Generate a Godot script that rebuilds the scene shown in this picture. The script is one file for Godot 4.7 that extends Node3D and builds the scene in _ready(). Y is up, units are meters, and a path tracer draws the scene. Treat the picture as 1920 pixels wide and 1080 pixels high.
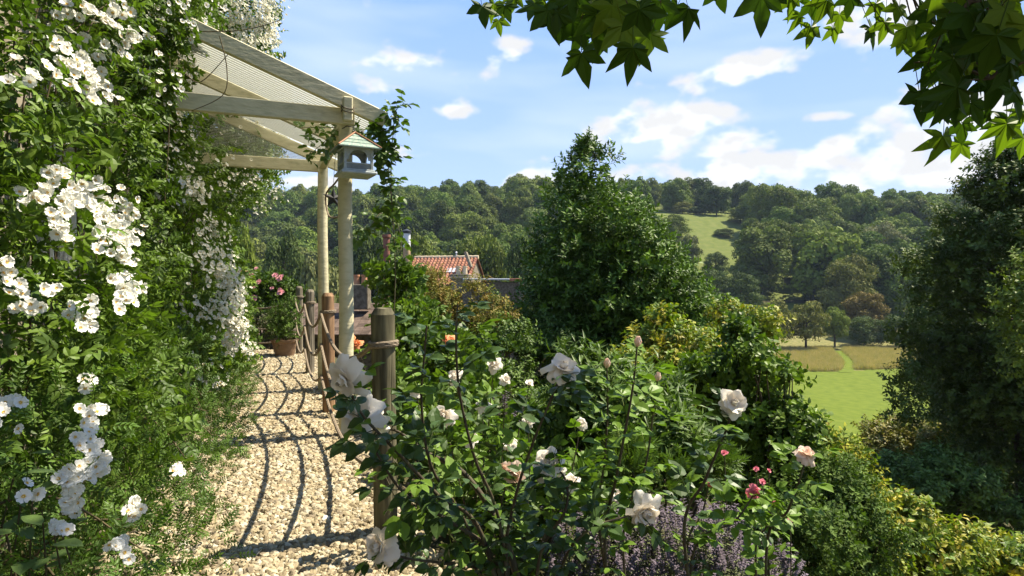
extends Node3D
# A garden path beside a rose-covered house, above a wooded valley. Units are metres; the camera stands on the path at x = 0, z = 0 and looks along -z.

const FOCAL := 1150.0   # focal length in photograph pixels
const EYE := 1.25       # eye height above the path
const LEVEL := 523.0    # photograph row of the horizon
const ALONG := Vector3(-0.371, 0.0, -0.928)   # direction of the path
const INWARD := Vector3(-0.928, 0.0, 0.371)   # from the fence towards the house
const FOOT := Vector3(-1.30, 0.0, -4.80)      # foot of the first pergola post

var rng := RandomNumberGenerator.new()
var taken := {}


class Shape:
	var v := PackedVector3Array()
	var n := PackedVector3Array()
	var c := PackedColorArray()

	func tri(a: Vector3, b: Vector3, d: Vector3, col: Color) -> void:
		var m := (b - a).cross(d - a).normalized()
		v.push_back(a); v.push_back(d); v.push_back(b)
		n.push_back(m); n.push_back(m); n.push_back(m)
		c.push_back(col); c.push_back(col); c.push_back(col)

	func quad(a: Vector3, b: Vector3, d: Vector3, e: Vector3, col: Color) -> void:
		tri(a, b, d, col)
		tri(a, d, e, col)

	func smooth(a: Vector3, b: Vector3, d: Vector3, na: Vector3, nb: Vector3, nd: Vector3, col: Color) -> void:
		v.push_back(a); v.push_back(d); v.push_back(b)
		n.push_back(na); n.push_back(nd); n.push_back(nb)
		c.push_back(col); c.push_back(col); c.push_back(col)

	func face(pts: Array, mid: Vector3, col: Color) -> void:
		for k in range(1, pts.size() - 1):
			var a: Vector3 = pts[0]
			var b: Vector3 = pts[k]
			var d: Vector3 = pts[k + 1]
			if (b - a).cross(d - a).dot((a + b + d) / 3.0 - mid) < 0.0:
				tri(a, d, b, col)
			else:
				tri(a, b, d, col)

	func box(x: Transform3D, size: Vector3, bevel: float, col: Color) -> void:
		var h := size * 0.5
		var b := minf(bevel, minf(h.x, minf(h.y, h.z)) * 0.8)
		var mid := x.origin
		var px := {}
		for sx in [-1, 1]:
			for sy in [-1, 1]:
				for sz in [-1, 1]:
					px[Vector4i(sx, sy, sz, 0)] = x * Vector3(sx * h.x, sy * (h.y - b), sz * (h.z - b))
					px[Vector4i(sx, sy, sz, 1)] = x * Vector3(sx * (h.x - b), sy * h.y, sz * (h.z - b))
					px[Vector4i(sx, sy, sz, 2)] = x * Vector3(sx * (h.x - b), sy * (h.y - b), sz * h.z)
					if b > 0.0:
						face([px[Vector4i(sx, sy, sz, 0)], px[Vector4i(sx, sy, sz, 1)], px[Vector4i(sx, sy, sz, 2)]], mid, col)
		for s in [-1, 1]:
			face([px[Vector4i(s, -1, -1, 0)], px[Vector4i(s, 1, -1, 0)], px[Vector4i(s, 1, 1, 0)], px[Vector4i(s, -1, 1, 0)]], mid, col)
			face([px[Vector4i(-1, s, -1, 1)], px[Vector4i(1, s, -1, 1)], px[Vector4i(1, s, 1, 1)], px[Vector4i(-1, s, 1, 1)]], mid, col)
			face([px[Vector4i(-1, -1, s, 2)], px[Vector4i(1, -1, s, 2)], px[Vector4i(1, 1, s, 2)], px[Vector4i(-1, 1, s, 2)]], mid, col)
			if b > 0.0:
				for r in [-1, 1]:
					face([px[Vector4i(s, r, -1, 0)], px[Vector4i(s, r, 1, 0)], px[Vector4i(s, r, 1, 1)], px[Vector4i(s, r, -1, 1)]], mid, col)
					face([px[Vector4i(s, -1, r, 0)], px[Vector4i(s, 1, r, 0)], px[Vector4i(s, 1, r, 2)], px[Vector4i(s, -1, r, 2)]], mid, col)
					face([px[Vector4i(-1, s, r, 1)], px[Vector4i(1, s, r, 1)], px[Vector4i(1, s, r, 2)], px[Vector4i(-1, s, r, 2)]], mid, col)

	# a bar of rectangular section from a to b, its width across, its height along up
	func bar(a: Vector3, b: Vector3, wide: float, high: float, bevel: float, col: Color, up := Vector3.UP) -> void:
		var f := (b - a).normalized()
		var r := f.cross(up).normalized()
		var u := r.cross(f)
		box(Transform3D(Basis(r, u, -f), (a + b) * 0.5), Vector3(wide, high, a.distance_to(b)), bevel, col)

	func tube(pts: PackedVector3Array, radii: PackedFloat32Array, sides: int, col: Color, strands := 0, twist := 0.0) -> void:
		var count := pts.size()
		var f := (pts[1] - pts[0]).normalized()
		var r := f.cross(Vector3.UP if absf(f.y) < 0.9 else Vector3.RIGHT).normalized()
		var rings: Array = []
		var ups: Array = []
		var run := 0.0
		for k in count:
			var g := (pts[mini(k + 1, count - 1)] - pts[maxi(k - 1, 0)]).normalized()
			r = (r - g * r.dot(g)).normalized()
			var u := g.cross(r)
			var ring := PackedVector3Array()
			var out := PackedVector3Array()
			if k > 0:
				run += pts[k].distance_to(pts[k - 1])
			for j in sides:
				var a := TAU * j / sides
				var o := r * cos(a) + u * sin(a)
				var w: float = radii[k]
				if strands > 0:
					w *= 0.84 + 0.16 * absf(cos(0.5 * strands * (a - run * twist))) * 1.6
				ring.push_back(pts[k] + o * w)
				out.push_back(o)
			rings.push_back(ring)
			ups.push_back(out)
		for k in count - 1:
			var p0: PackedVector3Array = rings[k]
			var p1: PackedVector3Array = rings[k + 1]
			var n0: PackedVector3Array = ups[k]
			var n1: PackedVector3Array = ups[k + 1]
			for j in sides:
				var i := (j + 1) % sides
				if strands > 0:
					quad(p0[j], p0[i], p1[i], p1[j], col)
				else:
					smooth(p0[j], p0[i], p1[i], n0[j], n0[i], n1[i], col)
					smooth(p0[j], p1[i], p1[j], n0[j], n1[i], n1[j], col)
		for j in range(1, sides - 1):
			var q: PackedVector3Array = rings[count - 1]
			tri(q[0], q[j], q[j + 1], col)
			var w: PackedVector3Array = rings[0]
			tri(w[0], w[j + 1], w[j], col)

	# a blade folded along its midrib; f runs to the tip, u is the upper side
	func leaf(p: Vector3, f: Vector3, u: Vector3, length: float, wide: float, fold: float, droop: float, col: Color, fine := false) -> void:
		var r := f.cross(u).normalized()
		u = r.cross(f)
		var at: Array = [0.0, 0.42, 1.0]
		var half: Array = [0.0, 0.5, 0.0]
		if fine:
			at = [0.0, 0.18, 0.45, 0.75, 1.0]
			half = [0.0, 0.34, 0.5, 0.34, 0.0]
		var m0 := p
		var l0 := p
		var r0 := p
		for k in range(1, at.size()):
			var t: float = at[k]
			var w: float = half[k] * wide
			var m1 := p + f * (length * t) - u * (droop * length * t * t)
			var e := u * (fold * w)
			var r1 := m1 + r * w + e
			var l1 := m1 - r * w + e
			if w > 0.0:
				tri(m0, r1, m1, col)
				tri(m0, m1, l1, col)
				if k > 1:
					tri(m0, r0, r1, col)
					tri(m0, l1, l0, col)
			else:
				tri(m0, r0, m1, col)
				tri(m0, m1, l0, col)
			m0 = m1; l0 = l1; r0 = r1

	func lathe(profile: PackedVector2Array, sides: int, col: Color, at := Transform3D()) -> void:
		for k in profile.size() - 1:
			var a: Vector2 = profile[k]
			var b: Vector2 = profile[k + 1]
			var dir := (b - a).normalized()
			for j in sides:
				var s := TAU * j / sides
				var e := TAU * (j + 1) / sides
				var n0 := (at.basis * Vector3(cos(s) * dir.y, -dir.x, -sin(s) * dir.y)).normalized()
				var n1 := (at.basis * Vector3(cos(e) * dir.y, -dir.x, -sin(e) * dir.y)).normalized()
				var p0 := at * Vector3(cos(s) * a.x, a.y, -sin(s) * a.x)
				var p1 := at * Vector3(cos(e) * a.x, a.y, -sin(e) * a.x)
				var q0 := at * Vector3(cos(s) * b.x, b.y, -sin(s) * b.x)
				var q1 := at * Vector3(cos(e) * b.x, b.y, -sin(e) * b.x)
				if b.x > 0.0001:
					smooth(p0, q1, q0, n0, n1, n0, col)
				if a.x > 0.0001:
					smooth(p0, p1, q1, n0, n1, n1, col)

	func mesh(m: Material) -> ArrayMesh:
		var a := []
		a.resize(Mesh.ARRAY_MAX)
		a[Mesh.ARRAY_VERTEX] = v
		a[Mesh.ARRAY_NORMAL] = n
		a[Mesh.ARRAY_COLOR] = c
		var out := ArrayMesh.new()
		out.add_surface_from_arrays(Mesh.PRIMITIVE_TRIANGLES, a)
		out.surface_set_material(0, m)
		return out


func spot(px: float, py: float, d: float) -> Vector3:
	return Vector3((px - 960.0) / FOCAL * d, EYE - (py - LEVEL) / FOCAL * d, -d)


# a point seen at (px, py) that lies s metres outside the fence line (negative: towards the house)
func beside(px: float, py: float, s: float) -> Vector3:
	var d := (s + 0.529) / (0.928 * (px - 960.0) / FOCAL + 0.371)
	return spot(px, py, d)


func local(x: float, y: float, z: float) -> Vector3:   # pergola axes: x towards the house, z along the path
	return FOOT + INWARD * x + ALONG * z + Vector3.UP * y


func rnd(a: float, b: float) -> float:
	return rng.randf_range(a, b)


func ball() -> Vector3:
	while true:
		var q := Vector3(rnd(-1, 1), rnd(-1, 1), rnd(-1, 1))
		if q.length_squared() < 1.0 and q.length_squared() > 0.01:
			return q.normalized()
	return Vector3.UP


func grey(g: float) -> Color:
	return Color(g, g, g)


func lin(r: float, g: float, b: float) -> Color:   # a real-world base colour as an albedo_color
	return Color(r, g, b).linear_to_srgb()


func paint(r: float, g: float, b: float, rough := 0.8, spec := 0.5) -> StandardMaterial3D:
	var m := StandardMaterial3D.new()
	m.albedo_color = lin(r, g, b)
	m.vertex_color_use_as_albedo = true
	m.roughness = rough
	m.metallic_specular = spec
	m.cull_mode = BaseMaterial3D.CULL_DISABLED
	return m


func leafy(r: float, g: float, b: float, rough := 0.45, through := 0.6, spec := 0.4) -> StandardMaterial3D:
	var m := paint(r * 1.15, g, b * 0.85, rough + 0.05, spec * 0.7)
	m.backlight_enabled = true
	m.backlight = lin(through * 0.85, through, through * 0.3)
	return m


func noise_texture(size: int, freq: float, stops: Array, seed_: int, octaves := 5, kind := FastNoiseLite.TYPE_SIMPLEX_SMOOTH) -> NoiseTexture2D:
	var f := FastNoiseLite.new()
	f.noise_type = kind
	f.seed = seed_
	f.frequency = freq
	f.fractal_octaves = octaves
	var g := Gradient.new()
	var at := PackedFloat32Array()
	var col := PackedColorArray()
	for s in stops:
		at.push_back(s[0]); col.push_back(s[1])
	g.offsets = at
	g.colors = col
	var t := NoiseTexture2D.new()
	t.width = size
	t.height = size
	t.seamless = true
	t.noise = f
	t.color_ramp = g
	return t


func numbered(called: String) -> String:
	if not taken.has(called):
		taken[called] = 0
		return called
	taken[called] += 1
	return "%s_%03d" % [called, taken[called]]


func thing(called: String, label: String, category: String, at := Vector3.ZERO, group := "") -> Node3D:
	var o := Node3D.new()
	o.name = numbered(called)
	add_child(o)
	o.position = at
	mark(o, label, category, group)
	return o


func mark(o: Node, label: String, category: String, group := "") -> void:
	o.set_meta("label", label)
	o.set_meta("category", category)
	if group != "":
		o.set_meta("group", group)


func part(owner_: Node, called: String, m: Mesh, at := Transform3D()) -> MeshInstance3D:
	var o := MeshInstance3D.new()
	o.mesh = m
	o.name = called if owner_ != self else numbered(called)
	o.transform = at
	owner_.add_child(o, true)
	return o


func setting(called: String, m: Mesh) -> MeshInstance3D:
	var o := part(self, called, m)
	o.set_meta("kind", "structure")
	return o


func many(owner_: Node, called: String, m: Mesh, where: Array, tint: PackedColorArray) -> MultiMeshInstance3D:
	var mm := MultiMesh.new()
	mm.transform_format = MultiMesh.TRANSFORM_3D
	mm.use_colors = true
	mm.mesh = m
	mm.instance_count = where.size()
	for k in where.size():
		mm.set_instance_transform(k, where[k])
		mm.set_instance_color(k, tint[k])
	var o := MultiMeshInstance3D.new()
	o.multimesh = mm
	o.name = called if owner_ != self else numbered(called)
	o.set_meta("kind", "stuff")
	owner_.add_child(o, true)
	return o


func frame(g: Vector3, out: Vector3, s: float) -> Basis:   # y along g, z near out
	g = g.normalized()
	var x := g.cross(out)
	if x.length_squared() < 0.0001:
		x = g.cross(Vector3(0.3, 0.7, 0.6))
	x = x.normalized()
	return Basis(x * s, g * s, x.cross(g) * s)


# leaf sprays through a set of ellipsoids [centre, radii], most of them near the skin
func foliage(owner_: Node, called: String, m: Mesh, count: int, blobs: Array, s0: float, s1: float, cols: Array, shell := 0.3, up := 0.5, wild := 0.6, low := -1e9) -> MultiMeshInstance3D:
	var weight := PackedFloat32Array()
	var total := 0.0
	for b in blobs:
		var q: Vector3 = b[1]
		total += q.x * q.y + q.y * q.z + q.x * q.z
		weight.push_back(total)
	var where := []
	var tint := PackedColorArray()
	var lift := Vector3.UP * up
	for k in count:
		var w := rng.randf() * total
		var i := 0
		while weight[i] < w and i < weight.size() - 1:
			i += 1
		var b: Array = blobs[i]
		var o := ball()
		var e := pow(rng.randf(), shell)
		var q: Vector3 = b[1]
		var p: Vector3 = b[0] + Vector3(o.x * q.x, o.y * q.y, o.z * q.z) * e
		if p.y < low:
			continue
		var out := Vector3(o.x / q.x, o.y / q.y, o.z / q.z).normalized()
		var g := out + lift + ball() * wild
		where.push_back(Transform3D(frame(g, out + Vector3.UP * 0.6 + ball() * wild, rnd(s0, s1)), p))
		var a: Color = cols[rng.randi() % cols.size()]
		var z: Color = cols[rng.randi() % cols.size()]
		var mixed := a.lerp(z, rng.randf()) * rnd(0.82, 1.15)
		mixed.a = 1.0
		tint.push_back(mixed)
	return many(owner_, called, m, where, tint)


# where the line of sight to (px, py) first meets one of the ellipsoids, in the owner's axes
func strike(blobs: Array, px: float, py: float, inv: Transform3D) -> Vector3:
	var eye := inv * Vector3(0, EYE, 0)
	var dir := (inv * spot(px, py, 1.0) - eye).normalized()
	var best := 1e9
	for b in blobs:
		var c: Vector3 = (eye - b[0]) / b[1]
		var e: Vector3 = dir / b[1]
		var a := e.dot(e)
		var h := c.dot(e)
		var k := h * h - a * (c.dot(c) - 1.0)
		if k > 0.0:
			var t := (-h - sqrt(k)) / a
			if t > 0.3 and t < best:
				best = t
	return eye + dir * (best - 0.03) if best < 1e8 else Vector3.INF


# --- leaf sprays of unit length, growing along +y with their upper sides towards +z -----------------------------------------------------

func spray_pinnate(m: Material, pairs: int, long: float, wide: float, fine := false, droop := 0.15) -> ArrayMesh:
	var s := Shape.new()
	s.tube(PackedVector3Array([Vector3.ZERO, Vector3(0, 0.5, 0.02), Vector3(0, 0.8, 0)]), PackedFloat32Array([0.014, 0.01, 0.007]), 3, Color(0.9, 0.75, 0.6))
	for k in pairs:
		var t := lerpf(0.22, 0.72, float(k) / maxf(1.0, pairs - 1.0))
		for side in [-1.0, 1.0]:
			var f := Vector3(side * 0.9, 0.62, rnd(-0.25, 0.15)).normalized()
			s.leaf(Vector3(0, t, 0.01), f, Vector3(rnd(-0.3, 0.3), rnd(-0.2, 0.2), 1).normalized(), long * rnd(0.85, 1.1), wide, 0.3, droop + rnd(0, 0.15), grey(rnd(0.85, 1.1)), fine)
	s.leaf(Vector3(0, 0.76, 0), Vector3(0, 1, -0.1).normalized(), Vector3(0, 0, 1), long * 1.15, wide * 1.1, 0.25, droop + 0.1, grey(1.0), fine)
	return s.mesh(m)


func spray_twig(m: Material, leaves: int, long: float, wide: float, fine := false, spread := 0.75, droop := 0.2) -> ArrayMesh:
	var s := Shape.new()
	s.tube(PackedVector3Array([Vector3.ZERO, Vector3(0.01, 0.5, 0.02), Vector3(0, 0.85, 0)]), PackedFloat32Array([0.014, 0.01, 0.006]), 3, Color(0.8, 0.7, 0.6))
	for k in leaves:
		var t := lerpf(0.12, 0.85, float(k) / (leaves - 1.0))
		var a := k * 2.4 + rnd(-0.4, 0.4)
		var o := Vector3(cos(a), 0, sin(a))
		var f := (o * spread + Vector3.UP * lerpf(0.35, 1.0, t * t) + ball() * 0.15).normalized()
		var u := (Vector3.UP * 0.9 - o * 0.3 + Vector3(0, 0, 0.35)).normalized()
		s.leaf(Vector3(0, t, 0), f, u, long * rnd(0.75, 1.1), wide * rnd(0.85, 1.1), 0.28, droop * rnd(0.4, 1.6), grey(rnd(0.82, 1.12)), fine)
	return s.mesh(m)


# --- camera, sky, sun ---------------------------------------------------------------------------------------------------------------------

func _ready() -> void:
	rng.seed = 20240611
	var cam := Camera3D.new()
	cam.name = "camera"
	cam.fov = rad_to_deg(2.0 * atan(540.0 / FOCAL))
	cam.near = 0.05
	cam.far = 2500.0
	cam.position = Vector3(0, EYE, 0)
	cam.rotation.x = -atan((540.0 - LEVEL) / FOCAL)
	add_child(cam)
	cam.current = true

	var env := Environment.new()
	env.background_mode = Environment.BG_SKY
	env.sky = Sky.new()
	env.sky.sky_material = sky_material()
	env.background_energy_multiplier = 0.49
	env.tonemap_mode = Environment.TONE_MAPPER_LINEAR
	env.tonemap_exposure = 2.6
	env.sdfgi_enabled = true
	env.ssao_enabled = true
	env.ssil_enabled = true
	env.fog_enabled = true
	env.fog_density = 0.00016
	env.fog_light_color = Color(0.80, 0.88, 1.0)
	var world := WorldEnvironment.new()
	world.name = "world_environment"
	world.environment = env
	add_child(world)

	var sun := DirectionalLight3D.new()
	sun.name = "sun"
	sun.light_color = Color(1.0, 0.955, 0.87)
	sun.light_energy = 1.6
	sun.light_angular_distance = 0.53
	sun.shadow_enabled = true
	add_child(sun)
	sun.look_at_from_position(Vector3.ZERO, Vector3(-0.937 * 0.55, -0.835, 0.349 * 0.55))

	build_ground()
	build_house()
	build_pergola()
	build_fence()
	build_valley()
	build_cottage()
	build_evergreen()
	build_shade_tree()
	build_wall_roses()
	build_shrubs()
	build_front_roses()
	build_overhead()
	build_details()


var puff := FastNoiseLite.new()
var streak := FastNoiseLite.new()


# one cloud bank: how much of it covers a direction given as azimuth and elevation in degrees
func bank(az: float, el: float, a0: float, e0: float, wa: float, we: float, lean: float) -> float:
	var x := (az - a0) / wa
	var y := (el - e0 - lean * (az - a0)) / we
	if y < 0.0:
		y *= 1.5
	return 1.0 - x * x - y * y


const BANKS := [[19.6, 17.2, 5.6, 1.5, 0.13], [13.4, 13.6, 6.6, 2.1, 0.04], [10.5, 12.8, 4.0, 1.2, 0.05], [17.0, 11.6, 5.0, 1.8, 0.0], [26.0, 9.4, 15.0, 2.0, 0.03], [22.5, 11.4, 3.5, 1.0, 0.0], [33.0, 20.0, 5.5, 3.2, 0.1], [38.0, 11.0, 8.0, 3.4, 0.0], [30.0, 8.0, 24.0, 1.5, 0.0], [-9.1, 18.7, 3.3, 0.9, -0.05], [-0.7, 19.6, 2.0, 1.6, 0.4], [-5.0, 15.2, 1.7, 0.8, 0.0], [-12.2, 16.8, 1.8, 1.0, 0.0], [2.0, 9.0, 3.4, 0.9, 0.1], [-18.7, 8.0, 5.0, 1.0, 0.0], [27.5, 13.2, 1.8, 0.5, 0.0], [-10.5, 11.4, 4.0, 0.6, 0.0],
	 [-60.0, 13.0, 18.0, 5.0, 0.05], [75.0, 15.0, 20.0, 6.0, 0.0], [120.0, 18.0, 18.0, 6.0, 0.0], [-110.0, 20.0, 18.0, 6.0, 0.0], [170.0, 16.0, 20.0, 6.0, 0.0], [30.0, 42.0, 14.0, 6.0, 0.0], [-35.0, 50.0, 16.0, 6.0, 0.0], [130.0, 48.0, 18.0, 7.0, 0.0], [-140.0, 44.0, 18.0, 7.0, 0.0], [-19.0, 29.0, 9.0, 2.0, 0.2]]


func heaven(az: float, el: float) -> Color:
	var h := clampf(el / 90.0, 0.0, 1.0)
	var blue := Color(0.60, 0.76, 0.98).lerp(Color(0.20, 0.40, 0.88), clampf(pow(h * 2.6, 0.72), 0.0, 1.0))
	blue = blue.lerp(Color(0.10, 0.25, 0.66), clampf((h - 0.35) * 1.2, 0.0, 1.0))
	var x := az * 1.0
	var y := el * 1.8
	var thin := streak.get_noise_2d(x * 0.45 + y * 0.25, y * 1.2) * 0.5 + 0.5
	thin = clampf((thin - 0.42) * 1.9, 0.0, 1.0) * (0.55 if el < 40.0 else 0.35)
	var c := blue.lerp(Color(0.86, 0.92, 1.0), thin * 0.8)
	var wob := puff.get_noise_2d(x, y)
	var best := -1.0
	for b in BANKS:
		if absf(az - b[0]) > b[2] * 1.9 or absf(el - b[1]) > b[3] * 1.9 + 2.5:
			continue
		best = maxf(best, bank(az, el, b[0], b[1], b[2], b[3], b[4]) * (0.62 if b[2] < 3.6 else 1.0))
	var dens := minf(best * 0.9, 0.5) + wob * 1.6 - 0.06
	if el < 9.0:
		dens = maxf(dens, (9.0 - el) * 0.07 - 0.35 + wob * 0.8)
	var cover := smoothstep(-0.3, 0.7, dens)
	var relief := puff.get_noise_2d(x + 1.6, y + 1.9) - wob
	var body := 0.84 + clampf(relief * 0.35, -0.10, 0.12)
	return c.lerp(Color(1.0, 1.0, 1.0) * body, cover * 0.96)


func sky_material() -> PanoramaSkyMaterial:
	puff.seed = 11
	puff.frequency = 0.16
	puff.fractal_octaves = 6
	puff.fractal_gain = 0.52
	streak.seed = 5
	streak.frequency = 0.06
	streak.fractal_octaves = 4
	var small := Image.create(720, 360, false, Image.FORMAT_RGBF)
	small.fill(Color(0.30, 0.36, 0.30))
	for r in 181:
		var el := 90.0 - (r + 0.5) * 0.5
		for k in 720:
			small.set_pixel(k, r, heaven((k + 0.5) * 0.5 - 180.0, maxf(el, 0.0)))
	small.resize(4096, 2048, Image.INTERPOLATE_CUBIC)
	# the part in front is worked out pixel by pixel, with the same function
	var step := 360.0 / 4096.0
	var from := int((180.0 - 52.0) / step)
	var to := int((180.0 + 52.0) / step)
	for r in range(int((90.0 - 36.0) / step), int((90.0 - 4.0) / step)):
		for k in range(from, to):
			small.set_pixel(k, r, heaven((k + 0.5) * step - 180.0, 90.0 - (r + 0.5) * step))
	# a panorama begins straight ahead, so its halves change places
	var whole := Image.create(4096, 2048, false, Image.FORMAT_RGBF)
	whole.blit_rect(small, Rect2i(2048, 0, 2048, 2048), Vector2i(0, 0))
	whole.blit_rect(small, Rect2i(0, 0, 2048, 2048), Vector2i(2048, 0))
	var m := PanoramaSkyMaterial.new()
	m.panorama = ImageTexture.create_from_image(whole)
	return m


# --- the lie of the land ----------------------------------------------------------------------------------------------------------------------

const FALL := [[0.0, 0.0], [0.5, -0.18], [3.0, -1.7], [6.0, -3.1], [10.0, -4.7], [20.0, -7.4], [40.0, -10.5], [60.0, -11.2], [400.0, -11.6]]
const RISE := [[-1e6, 0.0], [108.0, 0.0], [122.0, 1.4], [150.0, 7.0], [185.0, 18.0], [230.0, 34.0], [310.0, 48.0], [420.0, 54.0], [1200.0, 56.0], [1e6, 56.0]]


func along_curve(t: Array, x: float) -> float:
	for k in range(1, t.size()):
		if x < t[k][0]:
			var w: float = (x - t[k - 1][0]) / (t[k][0] - t[k - 1][0])
			return lerpf(t[k - 1][1], t[k][1], clampf(w, 0.0, 1.0))
	return t[t.size() - 1][1]


func height(x: float, d: float) -> float:
	var s := (x - 0.57) * 0.928 + d * 0.371 - 0.12
	var u := -x * 0.371 + d * 0.928 - 11.8
	var e := maxf(s, u)
	var y := along_curve(FALL, maxf(e, 0.0))
	if d > 100.0:
		y += along_curve(RISE, d) * (1.0 + 0.05 * sin(x * 0.017 + 1.2)) + 1.2 * sin(x * 0.03) * smoothstep(130.0, 200.0, d)
	return y


func on_ground(x: float, d: float) -> Vector3:
	return Vector3(x, height(x, d), -d)


func sheet(xs: PackedFloat32Array, ds: PackedFloat32Array, lift: float, m: Material, keep: Callable) -> ArrayMesh:
	var s := Shape.new()
	for i in xs.size() - 1:
		for j in ds.size() - 1:
			if not keep.call((xs[i] + xs[i + 1]) * 0.5, (ds[j] + ds[j + 1]) * 0.5):
				continue
			var up := Vector3.UP * lift
			var a := on_ground(xs[i], ds[j]) + up
			var b := on_ground(xs[i + 1], ds[j]) + up
			var c := on_ground(xs[i + 1], ds[j + 1]) + up
			var e := on_ground(xs[i], ds[j + 1]) + up
			s.quad(a, b, c, e, Color.WHITE)
	return s.mesh(m)


func steps(a: float, b: float, w: float) -> PackedFloat32Array:
	var out := PackedFloat32Array()
	var k := int(ceil((b - a) / w))
	for i in k + 1:
		out.push_back(lerpf(a, b, float(i) / k))
	return out


func textured(m: StandardMaterial3D, t: Texture2D, scale: float) -> StandardMaterial3D:
	m.albedo_texture = t
	m.uv1_triplanar = true
	m.uv1_world_triplanar = true
	m.uv1_scale = Vector3.ONE * scale
	return m


func build_ground() -> void:
	var soil := paint(1, 1, 1, 0.95, 0.2)
	textured(soil, noise_texture(512, 0.012, [[0.0, lin(0.030, 0.022, 0.014)], [0.5, lin(0.060, 0.055, 0.026)], [1.0, lin(0.075, 0.085, 0.032)]], 3), 0.35)
	var xs := PackedFloat32Array()
	var ds := PackedFloat32Array()
	var r := 0.5
	var half := PackedFloat32Array([0.0])
	while r < 900.0:
		half.push_back(r)
		r += 0.5 + r * 0.045
	half.push_back(1400.0)
	for k in range(half.size() - 1, 0, -1):
		xs.push_back(-half[k])
	xs.append_array(half)
	for k in range(half.size() - 1, 0, -1):
		if half[k] < 60.0:
			ds.push_back(-half[k])
	ds.append_array(half)
	setting("ground", sheet(xs, ds, 0.0, soil, func(_x, _d): return true))

	# the path: a bed of fine gravel with loose pebbles on it
	var bed := paint(1, 1, 1, 0.9, 0.3)
	textured(bed, noise_texture(512, 0.05, [[0.0, lin(0.13, 0.09, 0.05)], [0.45, lin(0.25, 0.185, 0.105)], [1.0, lin(0.38, 0.30, 0.19)]], 9, 4, FastNoiseLite.TYPE_CELLULAR), 1.6)
	var s := Shape.new()
	var edge := [-1.16, -0.02]
	for k in 40:
		var z0 := lerpf(-7.0, 6.6, k / 40.0)
		var z1 := lerpf(-7.0, 6.6, (k + 1) / 40.0)
		var up := 0.012
		s.quad(local(-edge[0], up, z0), local(-edge[1], up, z0), local(-edge[1], up, z1), local(-edge[0], up, z1), Color.WHITE)
	var path := setting("path", s.mesh(bed))
	var stone := paint(1, 1, 1, 0.8, 0.3)
	var kinds := []
	for k in 4:
		kinds.push_back(pebble(stone, k))
	var where := [[], [], [], []]
	var tint := [PackedColorArray(), PackedColorArray(), PackedColorArray(), PackedColorArray()]
	var palette := [Color(0.31, 0.255, 0.155), Color(0.37, 0.315, 0.20), Color(0.25, 0.20, 0.12), Color(0.42, 0.38, 0.285), Color(0.33, 0.27, 0.17), Color(0.18, 0.145, 0.095), Color(0.38, 0.33, 0.225)]
	for k in 74000:
		var q := pow(rng.randf(), 1.9)
		var z := lerpf(-3.3, 6.4, q)
		var x := rnd(-0.03, 1.18)
		if k % 11 == 0:
			x = 1.0 + absf(rng.randfn(0.0, 0.14))
		elif k % 13 == 0:
			x = -absf(rng.randfn(0.0, 0.07))
		var size := lerpf(0.0058, 0.0215, pow(rng.randf(), 1.6)) * (1.0 + 0.35 * q)
		if rng.randf() < 0.05:
			size *= 1.35
		var b := Basis.from_euler(Vector3(rnd(-0.5, 0.5), rnd(0, TAU), rnd(-0.5, 0.5))).scaled_local(Vector3(size, size * rnd(0.55, 0.85), size * rnd(0.7, 1.05)))
		var i := k % 4
		where[i].push_back(Transform3D(b, local(x, 0.014 + rnd(-0.002, 0.012), z)))
		var a: Color = palette[rng.randi() % palette.size()]
		var t := a * rnd(0.8, 1.12)
		t.a = 1.0
		tint[i].push_back(t)
	# dry leaves, twigs and petals that have dropped on the gravel
	var bit := Shape.new()
	bit.leaf(Vector3(0, 0, -0.5), Vector3(0, 0.1, 1).normalized(), Vector3.UP, 1.0, 0.5, 0.5, 0.3, Color.WHITE, true)
	var scraps := []
	var hue := PackedColorArray()
	var dead := [Color(0.16, 0.10, 0.045), Color(0.26, 0.19, 0.08), Color(0.10, 0.13, 0.03), Color(0.62, 0.60, 0.54), Color(0.09, 0.06, 0.03)]
	for k in 520:
		var zz := lerpf(-2.6, 6.0, pow(rng.randf(), 1.5))
		var xx := rnd(0.0, 1.1) if k % 3 == 0 else 1.12 - absf(rng.randfn(0.0, 0.2))
		scraps.push_back(Transform3D(Basis.from_euler(Vector3(rnd(-0.4, 0.4), rnd(0, TAU), rnd(-0.5, 0.5))).scaled_local(Vector3.ONE * rnd(0.010, 0.026)), local(xx, 0.030, zz)))
		hue.push_back(dead[rng.randi() % dead.size()])
	many(path, "leaf_litter", bit.mesh(stone), scraps, hue)
	for i in 4:
		var g := many(path, "gravel", kinds[i], where[i], tint[i])
		g.set_meta("kind", "stuff")


func pebble(m: Material, k: int) -> ArrayMesh:
	var s := Shape.new()
	var f := FastNoiseLite.new()
	f.seed = 40 + k
	f.frequency = 0.7
	var rows := 5
	var cols := 8
	var at := func(i: int, j: int) -> Vector3:
		var th := PI * i / rows
		var ph := TAU * (j % cols) / cols
		var o := Vector3(sin(th) * cos(ph), cos(th), sin(th) * sin(ph))
		return o * (1.0 + 0.55 * f.get_noise_3dv(o * 1.3))
	for i in rows:
		for j in cols:
			var a: Vector3 = at.call(i, j)
			var b: Vector3 = at.call(i, j + 1)
			var c: Vector3 = at.call(i + 1, j + 1)
			var d: Vector3 = at.call(i + 1, j)
			s.face([a, b, c], Vector3.ZERO, Color.WHITE)
			s.face([a, c, d], Vector3.ZERO, Color.WHITE)
	return s.mesh(m)


# --- house, pergola, fence ----------------------------------------------------------------------------------------------------------------------

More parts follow.
